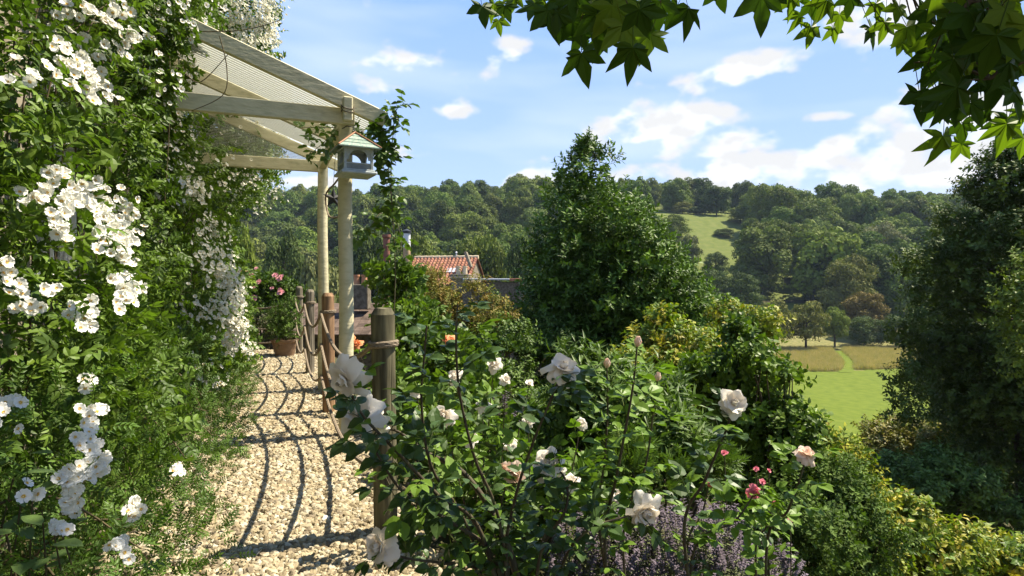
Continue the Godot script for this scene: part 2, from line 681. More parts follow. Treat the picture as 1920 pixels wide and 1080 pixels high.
func beside_path() -> Transform3D:
	return Transform3D(Basis(INWARD, Vector3.UP, ALONG), FOOT)


func build_house() -> void:
	var o := thing("house", "cream house wall darkened for leaf shade with white sash window behind the climbing roses", "house")
	o.transform = beside_path()
	var render := textured(paint(1, 1, 1, 0.9, 0.3), noise_texture(256, 0.02, [[0.0, lin(0.16, 0.135, 0.10)], [0.5, lin(0.25, 0.22, 0.165)], [1.0, lin(0.33, 0.30, 0.24)]], 21), 0.8)  # cream render darkened, the shade behind the leaves put into its colour
	var white := paint(0.74, 0.74, 0.72, 0.45)
	var slate := paint(0.13, 0.12, 0.12, 0.7)
	var w := Shape.new()
	var put := func(x0, x1, y0, y1, z0, z1):
		w.box(Transform3D(Basis(), Vector3((x0 + x1) / 2, (y0 + y1) / 2, (z0 + z1) / 2)), Vector3(x1 - x0, y1 - y0, z1 - z0), 0.0, Color.WHITE)
	put.call(1.70, 1.95, -0.3, 5.2, -7.0, -1.05)
	put.call(1.70, 1.95, -0.3, 5.2, -0.05, 5.2)
	put.call(1.70, 1.95, -0.3, 1.25, -1.05, -0.05)
	put.call(1.70, 1.95, 2.55, 5.2, -1.05, -0.05)
	put.call(1.95, 6.5, -0.3, 5.2, 4.95, 5.2)
	put.call(1.95, 6.5, -0.3, 5.2, -7.0, -6.75)
	put.call(6.5, 6.75, -0.3, 5.2, -7.0, 5.2)
	part(o, "wall", w.mesh(render))
	var r := Shape.new()
	r.bar(Vector3(1.5, 5.15, -0.9), Vector3(4.2, 7.1, -0.9), 12.6, 0.12, 0.01, Color.WHITE)
	r.bar(Vector3(6.95, 5.15, -0.9), Vector3(4.2, 7.1, -0.9), 12.6, 0.12, 0.01, Color.WHITE)
	part(o, "roof", r.mesh(slate))
	var win := Shape.new()
	for e in [[-1.02, 1.9], [-0.08, 1.9], [-0.55, 1.9]]:
		win.box(Transform3D(Basis(), Vector3(1.775, e[1], e[0])), Vector3(0.07, 1.3, 0.055), 0.006, Color.WHITE)
	for y in [1.29, 1.72, 2.13, 2.51]:
		for z in [-0.785, -0.315]:
			win.box(Transform3D(Basis(), Vector3(1.777, y, z)), Vector3(0.05, 0.05, 0.41), 0.005, Color.WHITE)
	var f := part(o, "window", win.mesh(white))
	var g := StandardMaterial3D.new()
	g.albedo_color = Color(0.55, 0.6, 0.62, 0.12)
	g.transparency = BaseMaterial3D.TRANSPARENCY_ALPHA
	g.roughness = 0.05
	for z in [-0.785, -0.315]:
		for y in [1.505, 1.925, 2.32]:
			var p := Shape.new()
			p.box(Transform3D(Basis(), Vector3(1.79, y, z)), Vector3(0.006, 0.36, 0.40), 0.0, Color.WHITE)
			part(f, "pane", p.mesh(g))
	var sill := Shape.new()
	sill.box(Transform3D(Basis(), Vector3(1.70, 1.22, -0.55)), Vector3(0.2, 0.05, 1.12), 0.008, Color.WHITE)
	part(f, "sill", sill.mesh(white))


func build_pergola() -> void:
	var o := thing("pergola", "cream painted timber lean-to pergola with ribbed plastic roof over the path", "pergola")
	o.transform = beside_path()
	var cream := textured(paint(1, 1, 1, 0.55, 0.4), noise_texture(512, 0.012, [[0.0, lin(0.36, 0.34, 0.21)], [0.2, lin(0.47, 0.43, 0.27)], [0.4, lin(0.55, 0.50, 0.32)], [0.8, lin(0.60, 0.55, 0.365)], [1.0, lin(0.50, 0.455, 0.305)]], 33, 7), 1.1)
	cream.uv1_scale = Vector3(1.1, 2.6, 1.1)
	cream.heightmap_enabled = true
	cream.heightmap_texture = noise_texture(512, 0.02, [[0.0, Color.BLACK], [1.0, Color.WHITE]], 34)
	cream.heightmap_scale = 0.25
	for z in [0.0, 2.1]:
		var s := Shape.new()
		var pts := PackedVector3Array()
		var rad := PackedFloat32Array()
		for k in 13:
			pts.push_back(Vector3(0.004 * sin(k * 0.9), -0.05 + 2.52 * k / 12.0, z + 0.003 * cos(k * 1.3)))
			rad.push_back(0.0575 - 0.004 * k / 12.0)
		s.tube(pts, rad, 20, Color.WHITE)
		part(o, "post", s.mesh(cream))
	# eaves plate over the posts, lying along the path
	var s := Shape.new()
	s.bar(Vector3(0.0, 2.5, -0.10), Vector3(0.0, 2.5, 2.24), 0.075, 0.09, 0.008, Color.WHITE)
	part(o, "eaves_beam", s.mesh(cream))
	for z in [-0.076, 2.176]:
		s = Shape.new()
		s.bar(Vector3(-0.06, 2.495, z), Vector3(1.695, 2.495, z), 0.05, 0.125, 0.006, Color.WHITE)
		part(o, "tie_beam", s.mesh(cream))
	s = Shape.new()
	s.box(Transform3D(Basis(), Vector3(0.005, 2.52, -0.196)), Vector3(0.07, 0.18, 0.068), 0.008, Color.WHITE)
	part(o, "post_head", s.mesh(cream))
	s = Shape.new()
	var loop := PackedVector3Array()
	for k in 41:
		var a2 := TAU * 2.0 * k / 40.0
		loop.push_back(Vector3(0.005 + 0.046 * cos(a2), 2.50 + 0.05 * k / 40.0 + 0.03 * sin(a2), -0.196 + 0.046 * sin(a2)))
	s.tube(loop, radii(41, 0.004, 0.004), 6, grey(0.5))
	part(o, "rope_loop", s.mesh(rope_material()))
	var iron2 := paint(0.12, 0.10, 0.08, 0.5)
	for b3 in [[0.02, 2.52], [0.02, 2.47], [1.45, 2.52], [1.45, 2.47]]:
		s = Shape.new()
		s.lathe(PackedVector2Array([Vector2(0.007, 0.0), Vector2(0.007, 0.002), Vector2(0.0, 0.004)]), 10, Color.WHITE, Transform3D(Basis(Vector3.RIGHT, -PI / 2), Vector3(b3[0], b3[1], -0.1012)))
		part(o, "screw", s.mesh(iron2))
	var slope := 0.384
	var top := func(x: float) -> float: return 2.543 + slope * (x + 0.288)
	for z in [-0.135, 1.05, 2.235]:
		s = Shape.new()
		var drop := 0.062
		var x0 := -0.288 if z < 0.0 else -0.2
		s.bar(Vector3(x0, top.call(x0) - drop, z), Vector3(1.69, top.call(1.69) - drop, z), 0.05 if z < 0.0 or z > 2.0 else 0.045, 0.118, 0.006, Color.WHITE)
		part(o, "rafter", s.mesh(cream))
	s = Shape.new()
	s.box(Transform3D(Basis(), Vector3(1.67, 3.15, 1.05)), Vector3(0.05, 0.12, 2.3), 0.005, Color.WHITE)
	part(o, "wall_plate", s.mesh(cream))
	# twin-wall plastic: two skins and the ribs between them
	var plastic := paint(0.70, 0.71, 0.68, 0.2, 0.5)
	plastic.albedo_color.a = 0.5
	plastic.transparency = BaseMaterial3D.TRANSPARENCY_ALPHA
	plastic.backlight_enabled = true
	plastic.backlight = lin(0.85, 0.85, 0.8)
	s = Shape.new()
	var n := Vector3(-slope, 1.0, 0.0).normalized()
	var a := Vector3(-0.24, top.call(-0.24), 0.0)
	var b := Vector3(1.66, top.call(1.66), 0.0)
	var near := n * 0.008 + Vector3(0, 0, -0.12)
	var far := n * 0.008 + Vector3(0, 0, 2.22)
	s.quad(a + near, a + far, b + far, b + near, Color.WHITE)
	var roof := part(o, "roof_sheet", s.mesh(plastic))
	s = Shape.new()
	var z := -0.085
	while z < 2.19:
		s.bar(a + n * 0.001 + Vector3(0, 0, z), b + n * 0.001 + Vector3(0, 0, z), 0.007, 0.012, 0.0, Color.WHITE)
		z += 0.06
	part(roof, "ribs", s.mesh(paint(0.62, 0.62, 0.57, 0.4))).set_meta("kind", "stuff")
	# clear ribbed pane filling the far gable
	var clear := StandardMaterial3D.new()
	clear.albedo_color = Color(0.62, 0.64, 0.58, 0.18)
	clear.transparency = BaseMaterial3D.TRANSPARENCY_ALPHA
	clear.roughness = 0.12
	s = Shape.new()
	var g0 := Vector3(0.10, 2.56, 2.20)
	var g1 := Vector3(1.69, 2.56, 2.20)
	var g2 := Vector3(1.69, top.call(1.69) - 0.125, 2.20)
	for k in [0.0, 0.005]:
		var q := Vector3(0, 0, k)
		s.tri(g0 + q, g1 + q, g2 + q, Color.WHITE)
	var pane := part(o, "gable_pane", s.mesh(clear))
	s = Shape.new()
	var y := 2.575
	while y < 3.15:
		var x0: float = maxf(0.12, (y - 2.543 + 0.125) / slope - 0.288)
		s.bar(Vector3(x0, y, 2.2025), Vector3(1.69, y, 2.2025), 0.003, 0.0025, 0.0, Color.WHITE)
		y += 0.016
	part(pane, "ribs", s.mesh(paint(0.42, 0.42, 0.38, 0.4))).set_meta("kind", "stuff")

	build_bird_table()

	# black iron star and its rope between the posts
	var iron := paint(0.018, 0.018, 0.02, 0.5)
	var star := thing("star_ornament", "black five-pointed metal star hanging between the two cream pergola posts", "ornament", spot(626, 372, 5.15))
	star.rotation.y = 0.5
	s = Shape.new()
	for k in 10:
		var r0 := 0.092 if k % 2 == 0 else 0.036
		var r1 := 0.036 if k % 2 == 0 else 0.092
		var p0 := Vector3(sin(k * PI / 5.0) * r0, cos(k * PI / 5.0) * r0, 0)
		var p1 := Vector3(sin((k + 1) * PI / 5.0) * r1, cos((k + 1) * PI / 5.0) * r1, 0)
		s.face([Vector3(0, 0, 0.014), p0, p1], Vector3.ZERO, Color.WHITE)
		s.face([Vector3(0, 0, -0.014), p0, p1], Vector3.ZERO, Color.WHITE)
	part(star, "star", s.mesh(iron))
	s = Shape.new()
	s.tube(PackedVector3Array([Vector3(0, 0.09, 0), Vector3(0.01, 0.3, 0), Vector3(0.03, 0.45, 0.05)]), PackedFloat32Array([0.002, 0.002, 0.002]), 5, Color.WHITE)
	part(star, "wire", s.mesh(iron))
	var hemp := rope_material()
	s = Shape.new()
	var pts := PackedVector3Array()
	var line := PackedVector3Array([spot(646, 322, 4.88), spot(628, 345, 5.0), spot(612, 365, 5.3), spot(614, 395, 5.3), spot(622, 408, 5.1), spot(645, 405, 4.88)])
	pts = bend(line, 12)
	s.tube(pts, radii(pts.size(), 0.0075, 0.0075), 8, Color.WHITE, 3, 120.0)
	var swag := part(self, "rope_swag", s.mesh(hemp))
	mark(swag, "short looped brown rope tied to the front pergola post below the bird table", "rope")


func bend(p: PackedVector3Array, per: int) -> PackedVector3Array:   # a smooth line through the points
	var out := PackedVector3Array()
	for k in p.size() - 1:
		var a := p[maxi(k - 1, 0)]
		var d := p[mini(k + 2, p.size() - 1)]
		for i in per:
			out.push_back(p[k].cubic_interpolate(p[k + 1], a, d, float(i) / per))
	out.push_back(p[p.size() - 1])
	return out


func radii(n: int, a: float, b: float) -> PackedFloat32Array:
	var out := PackedFloat32Array()
	for k in n:
		out.push_back(lerpf(a, b, float(k) / (n - 1)))
	return out


func rope_material() -> StandardMaterial3D:
	return textured(paint(1, 1, 1, 0.9, 0.2), noise_texture(256, 0.06, [[0.0, lin(0.11, 0.085, 0.058)], [0.5, lin(0.20, 0.16, 0.115)], [1.0, lin(0.29, 0.245, 0.185)]], 44), 6.0)


func build_bird_table() -> void:
	var at := spot(667, 290, 4.58)
	var o := thing("bird_table", "grey-blue wooden bird table with arched sides and verdigris roof on the pergola post", "bird table", at)
	o.rotation.y = deg_to_rad(28.0)
	var wood := textured(paint(1, 1, 1, 0.75, 0.3), noise_texture(256, 0.03, [[0.0, lin(0.27, 0.30, 0.30)], [0.5, lin(0.40, 0.44, 0.44)], [1.0, lin(0.50, 0.53, 0.52)]], 51), 3.0)
	var green := textured(paint(1, 1, 1, 0.7, 0.3), noise_texture(256, 0.035, [[0.0, lin(0.12, 0.17, 0.135)], [0.4, lin(0.22, 0.31, 0.25)], [0.65, lin(0.33, 0.42, 0.35)], [0.85, lin(0.40, 0.34, 0.24)], [1.0, lin(0.36, 0.24, 0.15)]], 52), 5.0)
	var rust := paint(0.36, 0.17, 0.09, 0.7)
	var h := 0.098   # half the side of the body
	var s := Shape.new()
	s.box(Transform3D(Basis(), Vector3(0, -0.152, 0)), Vector3(0.262, 0.022, 0.262), 0.006, Color.WHITE)
	s.box(Transform3D(Basis(), Vector3(0, -0.134, 0)), Vector3(0.235, 0.014, 0.235), 0.004, Color.WHITE)
	part(o, "tray", s.mesh(wood))
	for k in 4:
		var turn := Transform3D(Basis(Vector3.UP, k * PI / 2), Vector3.ZERO)
		s = Shape.new()
		s.box(turn * Transform3D(Basis(), Vector3(h, -0.05, h)), Vector3(0.02, 0.155, 0.02), 0.003, Color.WHITE)
		part(o, "corner_post", s.mesh(wood))
		# a side: low rail, and a board above with a round arch cut out of it
		s = Shape.new()
		s.box(turn * Transform3D(Basis(), Vector3(0, -0.105, h)), Vector3(0.178, 0.04, 0.009), 0.002, grey(0.55))
		s.box(turn * Transform3D(Basis(), Vector3(0, -0.084, h + 0.001)), Vector3(0.18, 0.009, 0.015), 0.002, Color.WHITE)
		part(o, "rail", s.mesh(wood))
		s = Shape.new()
		var r := 0.072
		var wide := 0.089
		for i in 14:
			var a0 := PI * i / 14.0
			var a1 := PI * (i + 1) / 14.0
			var p0 := Vector3(-cos(a0) * r, -0.058 + sin(a0) * r, 0)
			var p1 := Vector3(-cos(a1) * r, -0.058 + sin(a1) * r, 0)
			var q0 := Vector3(clampf(p0.x * 1.4, -wide, wide) if i > 0 else -wide, 0.029 if i > 0 else -0.058, 0)
			var q1 := Vector3(clampf(p1.x * 1.4, -wide, wide) if i < 13 else wide, 0.029 if i < 13 else -0.058, 0)
			for f in [0.005, -0.005]:
				var e := Vector3(0, 0, h + f)
				var ring := [turn * (p0 + e), turn * (q0 + e), turn * (q1 + e), turn * (p1 + e)]
				s.face(ring, turn * Vector3(0, 0, h), Color.WHITE)
			s.face([turn * (p0 + Vector3(0, 0, h - 0.005)), turn * (p0 + Vector3(0, 0, h + 0.005)), turn * (p1 + Vector3(0, 0, h + 0.005)), turn * (p1 + Vector3(0, 0, h - 0.005))], turn * Vector3(p0.x * 2, p0.y * 2, h), Color.WHITE)
		part(o, "arched_side", s.mesh(wood))
	s = Shape.new()
	s.box(Transform3D(Basis(), Vector3(0, 0.029, 0)), Vector3(0.225, 0.012, 0.225), 0.003, Color.WHITE)
	var roof := part(o, "roof", s.mesh(wood))
	# four courses of tiles on each slope
	var e := 0.155
	for k in 4:
		var turn := Transform3D(Basis(Vector3.UP, k * PI / 2), Vector3.ZERO)
		for row in 4:
			var t0 := row / 4.0
			var t1 := (row + 1.25) / 4.0
			s = Shape.new()
			var w0 := e * (1.0 - t0)
			var w1 := maxf(0.0, e * (1.0 - t1))
			var y0 := 0.026 + 0.13 * t0
			var y1 := 0.026 + 0.13 * minf(t1, 1.0)
			var p := [Vector3(-w0, y0 + 0.006, w0), Vector3(w0, y0 + 0.006, w0), Vector3(w1, y1, w1), Vector3(-w1, y1, w1)]
			s.face([turn * p[0], turn * p[1], turn * p[2], turn * p[3]], Vector3(0, -0.1, 0), grey(rnd(0.85, 1.1)))
			s.face([turn * p[0], turn * p[1], turn * (p[1] - Vector3(0, 0.009, 0)), turn * (p[0] - Vector3(0, 0.009, 0))], Vector3(0, 0.02, 0), Color.WHITE)
			part(roof, "tile_course", s.mesh(green))
		s = Shape.new()
		s.bar(turn * Vector3(e, 0.034, e), turn * Vector3(0.0, 0.166, 0.0), 0.014, 0.008, 0.002, Color.WHITE)
		part(roof, "hip", s.mesh(rust))
	s = Shape.new()
	s.tube(PackedVector3Array([Vector3(0, 0.16, 0), Vector3(-0.012, 0.2, 0.0), Vector3(-0.05, 0.215, -0.05), Vector3(-0.075, 0.2, -0.09)]), radii(4, 0.004, 0.004), 6, grey(0.1))
	part(o, "hook", s.mesh(wood))


const POSTS := [[-0.61, 2.946, 1.11, 0.0565], [-1.69, 5.64, 1.12, 0.056], [-2.63, 7.97, 1.11, 0.055], [-3.49, 10.05, 1.13, 0.055], [-5.05, 10.6, 1.10, 0.055]]


# a round timber with drying cracks down its side and a chamfered head
func weathered_post(s: Shape, at: Transform3D, r: float, h: float, seed_: int) -> void:
	var keep := rng.state
	rng.seed = seed_
	var sides := 48
	var levels := PackedFloat32Array([-0.25, 0.0, 0.2, 0.4, 0.6, 0.75, 0.9, h - 0.03])
	var cracks := []
	for k in 9:
		cracks.push_back([rng.randi() % sides, rnd(-0.2, 0.7), rnd(0.35, 0.9), rnd(0.05, 0.11)])
	var at_ := func(i: int, j: int) -> Vector3:
		var y: float = levels[i]
		var w := r * (1.0 + 0.012 * sin(j * 0.7 + y * 3.0) + 0.008 * sin(y * 9.0 + seed_))
		for c in cracks:
			if c[0] == j % sides and y > c[1] and y < c[1] + c[2]:
				w *= 1.0 - c[3]
		var a := TAU * (j % sides) / sides
		return at * Vector3(cos(a) * w, y, -sin(a) * w)
	for i in levels.size() - 1:
		for j in sides:
			s.quad(at_.call(i, j), at_.call(i, j + 1), at_.call(i + 1, j + 1), at_.call(i + 1, j), Color.WHITE)
	var last := levels.size() - 1
	for j in sides:
		var a0 := TAU * j / sides
		var a1 := TAU * (j + 1) / sides
		var t0 := at * Vector3(cos(a0) * r * 0.70, h + 0.002 * sin(a0 * 3.0), -sin(a0) * r * 0.70)
		var t1 := at * Vector3(cos(a1) * r * 0.70, h + 0.002 * sin(a1 * 3.0), -sin(a1) * r * 0.70)
		s.quad(at_.call(last, j), at_.call(last, j + 1), t1, t0, grey(1.15))
		s.tri(t0, t1, at * Vector3(0, h + 0.003, 0), grey(1.25))
	rng.state = keep


func build_fence() -> void:
	var o := thing("rope_fence", "low fence of round timber posts with sagging ropes along the gravel path", "fence")
	var tones := [[0.115, 0.105, 0.065], [0.25, 0.155, 0.09], [0.19, 0.165, 0.125], [0.17, 0.145, 0.105], [0.26, 0.21, 0.15]]
	var hemp := rope_material()
	var ties := []
	for k in POSTS.size():
		var p: Array = POSTS[k]
		var t: Array = tones[k]
		var m := textured(paint(1, 1, 1, 0.85, 0.25), noise_texture(256, 0.02, [[0.15, lin(t[0] * 0.4, t[1] * 0.4, t[2] * 0.4)], [0.4, lin(t[0] * 0.85, t[1] * 0.85, t[2] * 0.85)], [0.6, lin(t[0] * 1.15, t[1] * 1.15, t[2] * 1.1)], [0.85, lin(t[0] * 1.75, t[1] * 1.75, t[2] * 1.75)]], 60 + k, 6), 1.0)
		m.uv1_scale = Vector3(5.0, 0.45, 5.0)
		m.heightmap_enabled = true
		m.heightmap_texture = m.albedo_texture
		m.heightmap_scale = 0.6
		var s := Shape.new()
		var h: float = p[2]
		var r: float = p[3]
		var base := Vector3(p[0], 0, -p[1])
		var lean := Transform3D(Basis.from_euler(Vector3(rnd(-0.012, 0.012), rnd(0, 3), rnd(-0.012, 0.012))), base)
		weathered_post(s, lean, r, h, 300 + k)
		part(o, "post", s.mesh(m))
		# rope wound twice round the post
		s = Shape.new()
		var coil := PackedVector3Array()
		for i in 60:
			var a := TAU * 2.0 * i / 59.0
			coil.push_back(lean * Vector3(cos(a) * (r + 0.008), h * 0.835 + 0.024 * i / 59.0 + 0.006 * sin(a), sin(a) * (r + 0.008)))
		s.tube(coil, radii(60, 0.0105, 0.0105), 8, Color.WHITE, 3, 100.0)
		part(o, "rope_tie", s.mesh(hemp))
		ties.push_back(base)
	for k in POSTS.size() - 1:
		for i in 3:
			var a: Vector3 = ties[k] + Vector3.UP * (POSTS[k][2] * 0.84 - i * 0.29)
			var b: Vector3 = ties[k + 1] + Vector3.UP * (POSTS[k + 1][2] * 0.84 - i * 0.29)
			# the ropes run past the posts on their path side
			if k < 3:
				a += INWARD * 0.066
				b += INWARD * 0.066
			var pts := PackedVector3Array()
			var steps_ := 150 if k < 2 else 80
			var sag: float = [0.20, 0.23, 0.19][i] + rnd(-0.02, 0.02)
			for j in steps_ + 1:
				var t := float(j) / steps_
				pts.push_back(a.lerp(b, t) - Vector3.UP * sag * 4.0 * t * (1.0 - t))
			var s := Shape.new()
			s.tube(pts, radii(pts.size(), 0.0125, 0.0125), 8, Color.WHITE, 3, 70.0)
			part(o, "rope", s.mesh(hemp))


# --- valley, woods, cottage, trees ----------------------------------------------------------------------------------------------------------

# a broad crown of many small leaf faces in uneven clumps; unit height, ground at y = 0
func crown_mesh(m: Material, seed_: int, wide: float, bottom: float, lobes: int, faces: int, leaf: float, peak := 0.0, streaky := 0.0) -> ArrayMesh:
	rng.seed = seed_
	var s := Shape.new()
	var centres := []
	var total := 0.0
	for k in lobes:
		var y := pow(rng.randf(), 0.8)
		var fat := sqrt(maxf(0.06, 1.0 - pow(absf(y - 0.42) / 0.62, 2.2))) * (1.0 - peak * y)
		var a := k * 2.4 + rnd(-0.5, 0.5)
		var off := pow(rng.randf(), 0.4) * 0.86
		var r := rnd(0.10, 0.19) * (1.1 - 0.3 * y)
		var p := Vector3(cos(a) * wide * fat * off, bottom + r * 0.7 + y * (1.0 - bottom - r * 1.5), sin(a) * wide * fat * off)
		centres.push_back([p, Vector3(r, r * rnd(0.7, 0.95), r), rnd(0.66, 1.25)])
		total += r * r
	for b in centres:
		var q: Vector3 = b[1]
		var share := int(faces * q.x * q.x / total)
		var tone: float = b[2]
		for i in share:
			var o := ball()
			if o.y < -0.25 and rng.randf() < 0.75:
				o.y = -o.y
			var p: Vector3 = b[0] + Vector3(o.x * q.x, o.y * q.y, o.z * q.z) * rnd(0.72, 1.06)
			if p.y < 0.0:
				continue
			var u := (o + ball() * 0.6).normalized()
			var f := u.cross(ball()).normalized()
			if streaky > 0.0:
				f = (f + Vector3(0, -streaky, 0)).normalized()
			var z := leaf * rnd(0.6, 1.25)
			var col := grey(tone * rnd(0.78, 1.18))
			var w := f.cross(u).normalized() * (z * rnd(0.32, 0.5))
			var t := p + f * z
			s.tri(p, p + f * z * 0.5 + w, t, col)
			s.tri(p, t, p + f * z * 0.5 - w, col)
	return s.mesh(m)


func trunk_mesh(m: Material, h: float, r: float, seed_: int, limbs := 5) -> ArrayMesh:
	rng.seed = seed_
	var s := Shape.new()
	var pts := PackedVector3Array()
	for k in 6:
		pts.push_back(Vector3(rnd(-1, 1) * r * 0.5 * k / 5.0, h * k / 5.0, rnd(-1, 1) * r * 0.5 * k / 5.0))
	pts[0] = Vector3(0, -0.05 * h, 0)
	s.tube(pts, radii(6, r, r * 0.3), 8, Color.WHITE)
	for k in limbs:
		var a := k * 2.4
		var y := lerpf(0.35, 0.85, float(k) / limbs) * h
		var o := Vector3(cos(a), 0, sin(a))
		var l := h * rnd(0.25, 0.4)
		s.tube(PackedVector3Array([Vector3(0, y, 0), o * l * 0.5 + Vector3(0, y + l * 0.45, 0), o * l + Vector3(0, y + l * 0.7, 0)]), PackedFloat32Array([r * 0.45, r * 0.28, r * 0.08]), 6, Color.WHITE)
	return s.mesh(m)


var bark: StandardMaterial3D
var crowns := []


func hill_tree(called: String, label: String, category: String, px: float, base: float, top: float, wide: float, d: float, kind: int, mat: Material, group := "trees along the valley floor and meadow") -> void:
	var x := (px - 960.0) / FOCAL * d
	var g := on_ground(x, d)
	var y_top := EYE - (top - LEVEL) / FOCAL * d
	var h := maxf(2.0, y_top - g.y)
	var o := thing(called, label, category, g, group)
	var w := wide / FOCAL * d * 1.1
	rng.seed = int(px * 7.0 + top * 13.0)
	var t := Transform3D(Basis(Vector3.UP, rnd(0, TAU)).scaled_local(Vector3(w, h, w)), Vector3.ZERO)
	var c := part(o, "crown", crowns[kind], t)
	c.material_override = mat
	part(o, "trunk", trunk_mesh(bark, 0.8 * h, 0.02 * h + 0.05, int(px)))
	base = base


func build_valley() -> void:
	bark = textured(paint(1, 1, 1, 0.9, 0.2), noise_texture(256, 0.03, [[0.0, lin(0.035, 0.028, 0.02)], [1.0, lin(0.13, 0.105, 0.08)]], 71), 0.7)
	# mown lawn on the valley floor, with the rough grass round it
	var turf := textured(paint(1, 1, 1, 0.9, 0.2), noise_texture(512, 0.02, [[0.0, lin(0.070, 0.102, 0.010)], [0.5, lin(0.094, 0.126, 0.014)], [1.0, lin(0.118, 0.146, 0.020)]], 72, 6), 0.07)
	var rough := textured(paint(1, 1, 1, 0.95, 0.2), noise_texture(512, 0.03, [[0.0, lin(0.085, 0.11, 0.03)], [0.5, lin(0.16, 0.15, 0.055)], [1.0, lin(0.23, 0.20, 0.085)]], 73, 6), 0.08)
	var pasture := textured(paint(1, 1, 1, 0.95, 0.2), noise_texture(512, 0.02, [[0.0, lin(0.075, 0.10, 0.022)], [0.5, lin(0.105, 0.128, 0.03)], [1.0, lin(0.14, 0.148, 0.045)]], 74, 6), 0.03)
	var lawn := func(x: float, d: float) -> bool:
		var far := 84.0 + 3.0 * sin(x * 0.13) - 0.12 * (x - 45.0)
		return d < far
	setting("lawn", sheet(steps(8.0, 84.0, 2.0), steps(36.0, 92.0, 1.0), 0.05, turf, lawn))
	setting("rough_grass", sheet(steps(8.0, 96.0, 2.0), steps(78.0, 126.0, 1.5), 0.03, rough, func(x, d): return not lawn.call(x, d)))
	setting("pasture", sheet(steps(0.0, 130.0, 4.0), steps(127.5, 330.0, 4.0), 0.06, pasture, func(_x, _d): return true))
	var s := Shape.new()
	for k in 16:
		var d0 := lerpf(81.0, 106.0, k / 16.0)
		var d1 := lerpf(81.0, 106.0, (k + 1) / 16.0)
		var mid := func(d: float) -> float: return (1581.0 - 960.0) / FOCAL * d + 0.9 * sin(d * 0.16)
		var up := Vector3.UP * 0.09
		s.quad(on_ground(mid.call(d0) - 0.9, d0) + up, on_ground(mid.call(d0) + 0.9, d0) + up, on_ground(mid.call(d1) + 0.9, d1) + up, on_ground(mid.call(d1) - 0.9, d1) + up, Color.WHITE)
	setting("mown_path", s.mesh(turf))
	# standing hay grass
	s = Shape.new()
	rng.seed = 75
	for k in 26:
		var a := rnd(0, TAU)
		var p := Vector3(cos(a), 0, sin(a)) * rnd(0.0, 0.5)
		var l := (Vector3(rnd(-0.3, 0.3), 1, rnd(-0.3, 0.3))).normalized()
		s.leaf(p, l, ball(), rnd(0.5, 0.95), 0.03, 0.1, 0.25, grey(rnd(0.8, 1.2)))
	var hay := s.mesh(leafy(1, 1, 1, 0.8, 0.5, 0.2))
	var where := []
	var tint := PackedColorArray()
	for k in 9000:
		var d := rnd(82.0, 108.0)
		var px := rnd(1440.0, 1760.0)
		var x := (px - 960.0) / FOCAL * d
		if lawn.call(x, d) or absf(x - ((1581.0 - 960.0) / FOCAL * d + 0.9 * sin(d * 0.16))) < 1.0:
			continue
		where.push_back(Transform3D(Basis(Vector3.UP, rnd(0, TAU)).scaled_local(Vector3(1.1, rnd(0.7, 1.2), 1.1)), on_ground(x, d)))
		tint.push_back(Color(0.52, 0.45, 0.26).lerp(Color(0.30, 0.33, 0.13), rng.randf()))
	var g := many(self, "hay_grass", hay, where, tint)
	mark(g, "tall pale hay grass standing round the edge of the mown lawn", "grass")
	g.set_meta("kind", "stuff")

	# crowns shared by the far trees
	var any := leafy(1, 1, 1, 0.7, 0.45, 0.3)
	crowns.push_back(crown_mesh(any, 101, 0.42, 0.04, 46, 11000, 0.036))          # 0 broad
	crowns.push_back(crown_mesh(any, 102, 0.46, 0.0, 52, 11000, 0.034))           # 1 rounded, to the ground
	crowns.push_back(crown_mesh(any, 103, 0.36, 0.06, 42, 10000, 0.036, 0.3))     # 2 taller
	crowns.push_back(crown_mesh(any, 104, 0.40, 0.0, 60, 11000, 0.05, 0.1, 0.9))  # 3 willow
	crowns.push_back(crown_mesh(any, 105, 0.44, 0.12, 36, 9000, 0.038))           # 4 open
	var mid := leafy(0.115, 0.168, 0.042, 0.7, 0.45, 0.3)
	var dark := leafy(0.070, 0.115, 0.036, 0.65, 0.4, 0.3)
	var olive := leafy(0.150, 0.178, 0.052, 0.7, 0.45, 0.3)
	var pale := leafy(0.175, 0.215, 0.095, 0.7, 0.45, 0.3)
	var bright := leafy(0.145, 0.215, 0.042, 0.65, 0.5, 0.3)
	var bronze := leafy(0.15, 0.13, 0.042, 0.65, 0.4, 0.3)
	var silver := leafy(0.18, 0.21, 0.115, 0.7, 0.4, 0.3)

	# trees that stand out from the wood; [px, base, top, width, depth]
	hill_tree("willow_tree", "large upright pale willow in the middle of the valley trees", "tree", 1556, 545, 424, 150, 146, 3, bright)
	hill_tree("broadleaf_tree", "broad mid green tree just left of the big willow, below the meadow", "tree", 1428, 545, 422, 125, 152, 0, mid)
	hill_tree("broadleaf_tree", "round silvery pale tree right of the big willow", "tree", 1652, 520, 416, 85, 158, 1, silver)
	hill_tree("broadleaf_tree", "rounded olive tree in front of the big willow", "tree", 1592, 600, 477, 105, 134, 1, olive)
	hill_tree("dark_bush", "dark rounded bush at the left foot of the sloping meadow", "bush", 1340, 556, 503, 75, 140, 1, dark)
	hill_tree("dark_bush", "second dark bush beside the foot of the sloping meadow, nearer the willow", "bush", 1390, 557, 510, 70, 138, 1, dark)
	hill_tree("dark_bush", "small dark bush on the right edge of the sloping meadow, below the hedge", "bush", 1342, 505, 472, 46, 165, 1, dark)
	hill_tree("hawthorn_tree", "dark green field tree standing on the left side of the sloping meadow", "tree", 1263, 450, 402, 58, 200, 1, mid)
	hill_tree("hawthorn_tree", "small light round tree at the top edge of the meadow", "tree", 1279, 412, 378, 36, 238, 1, olive)
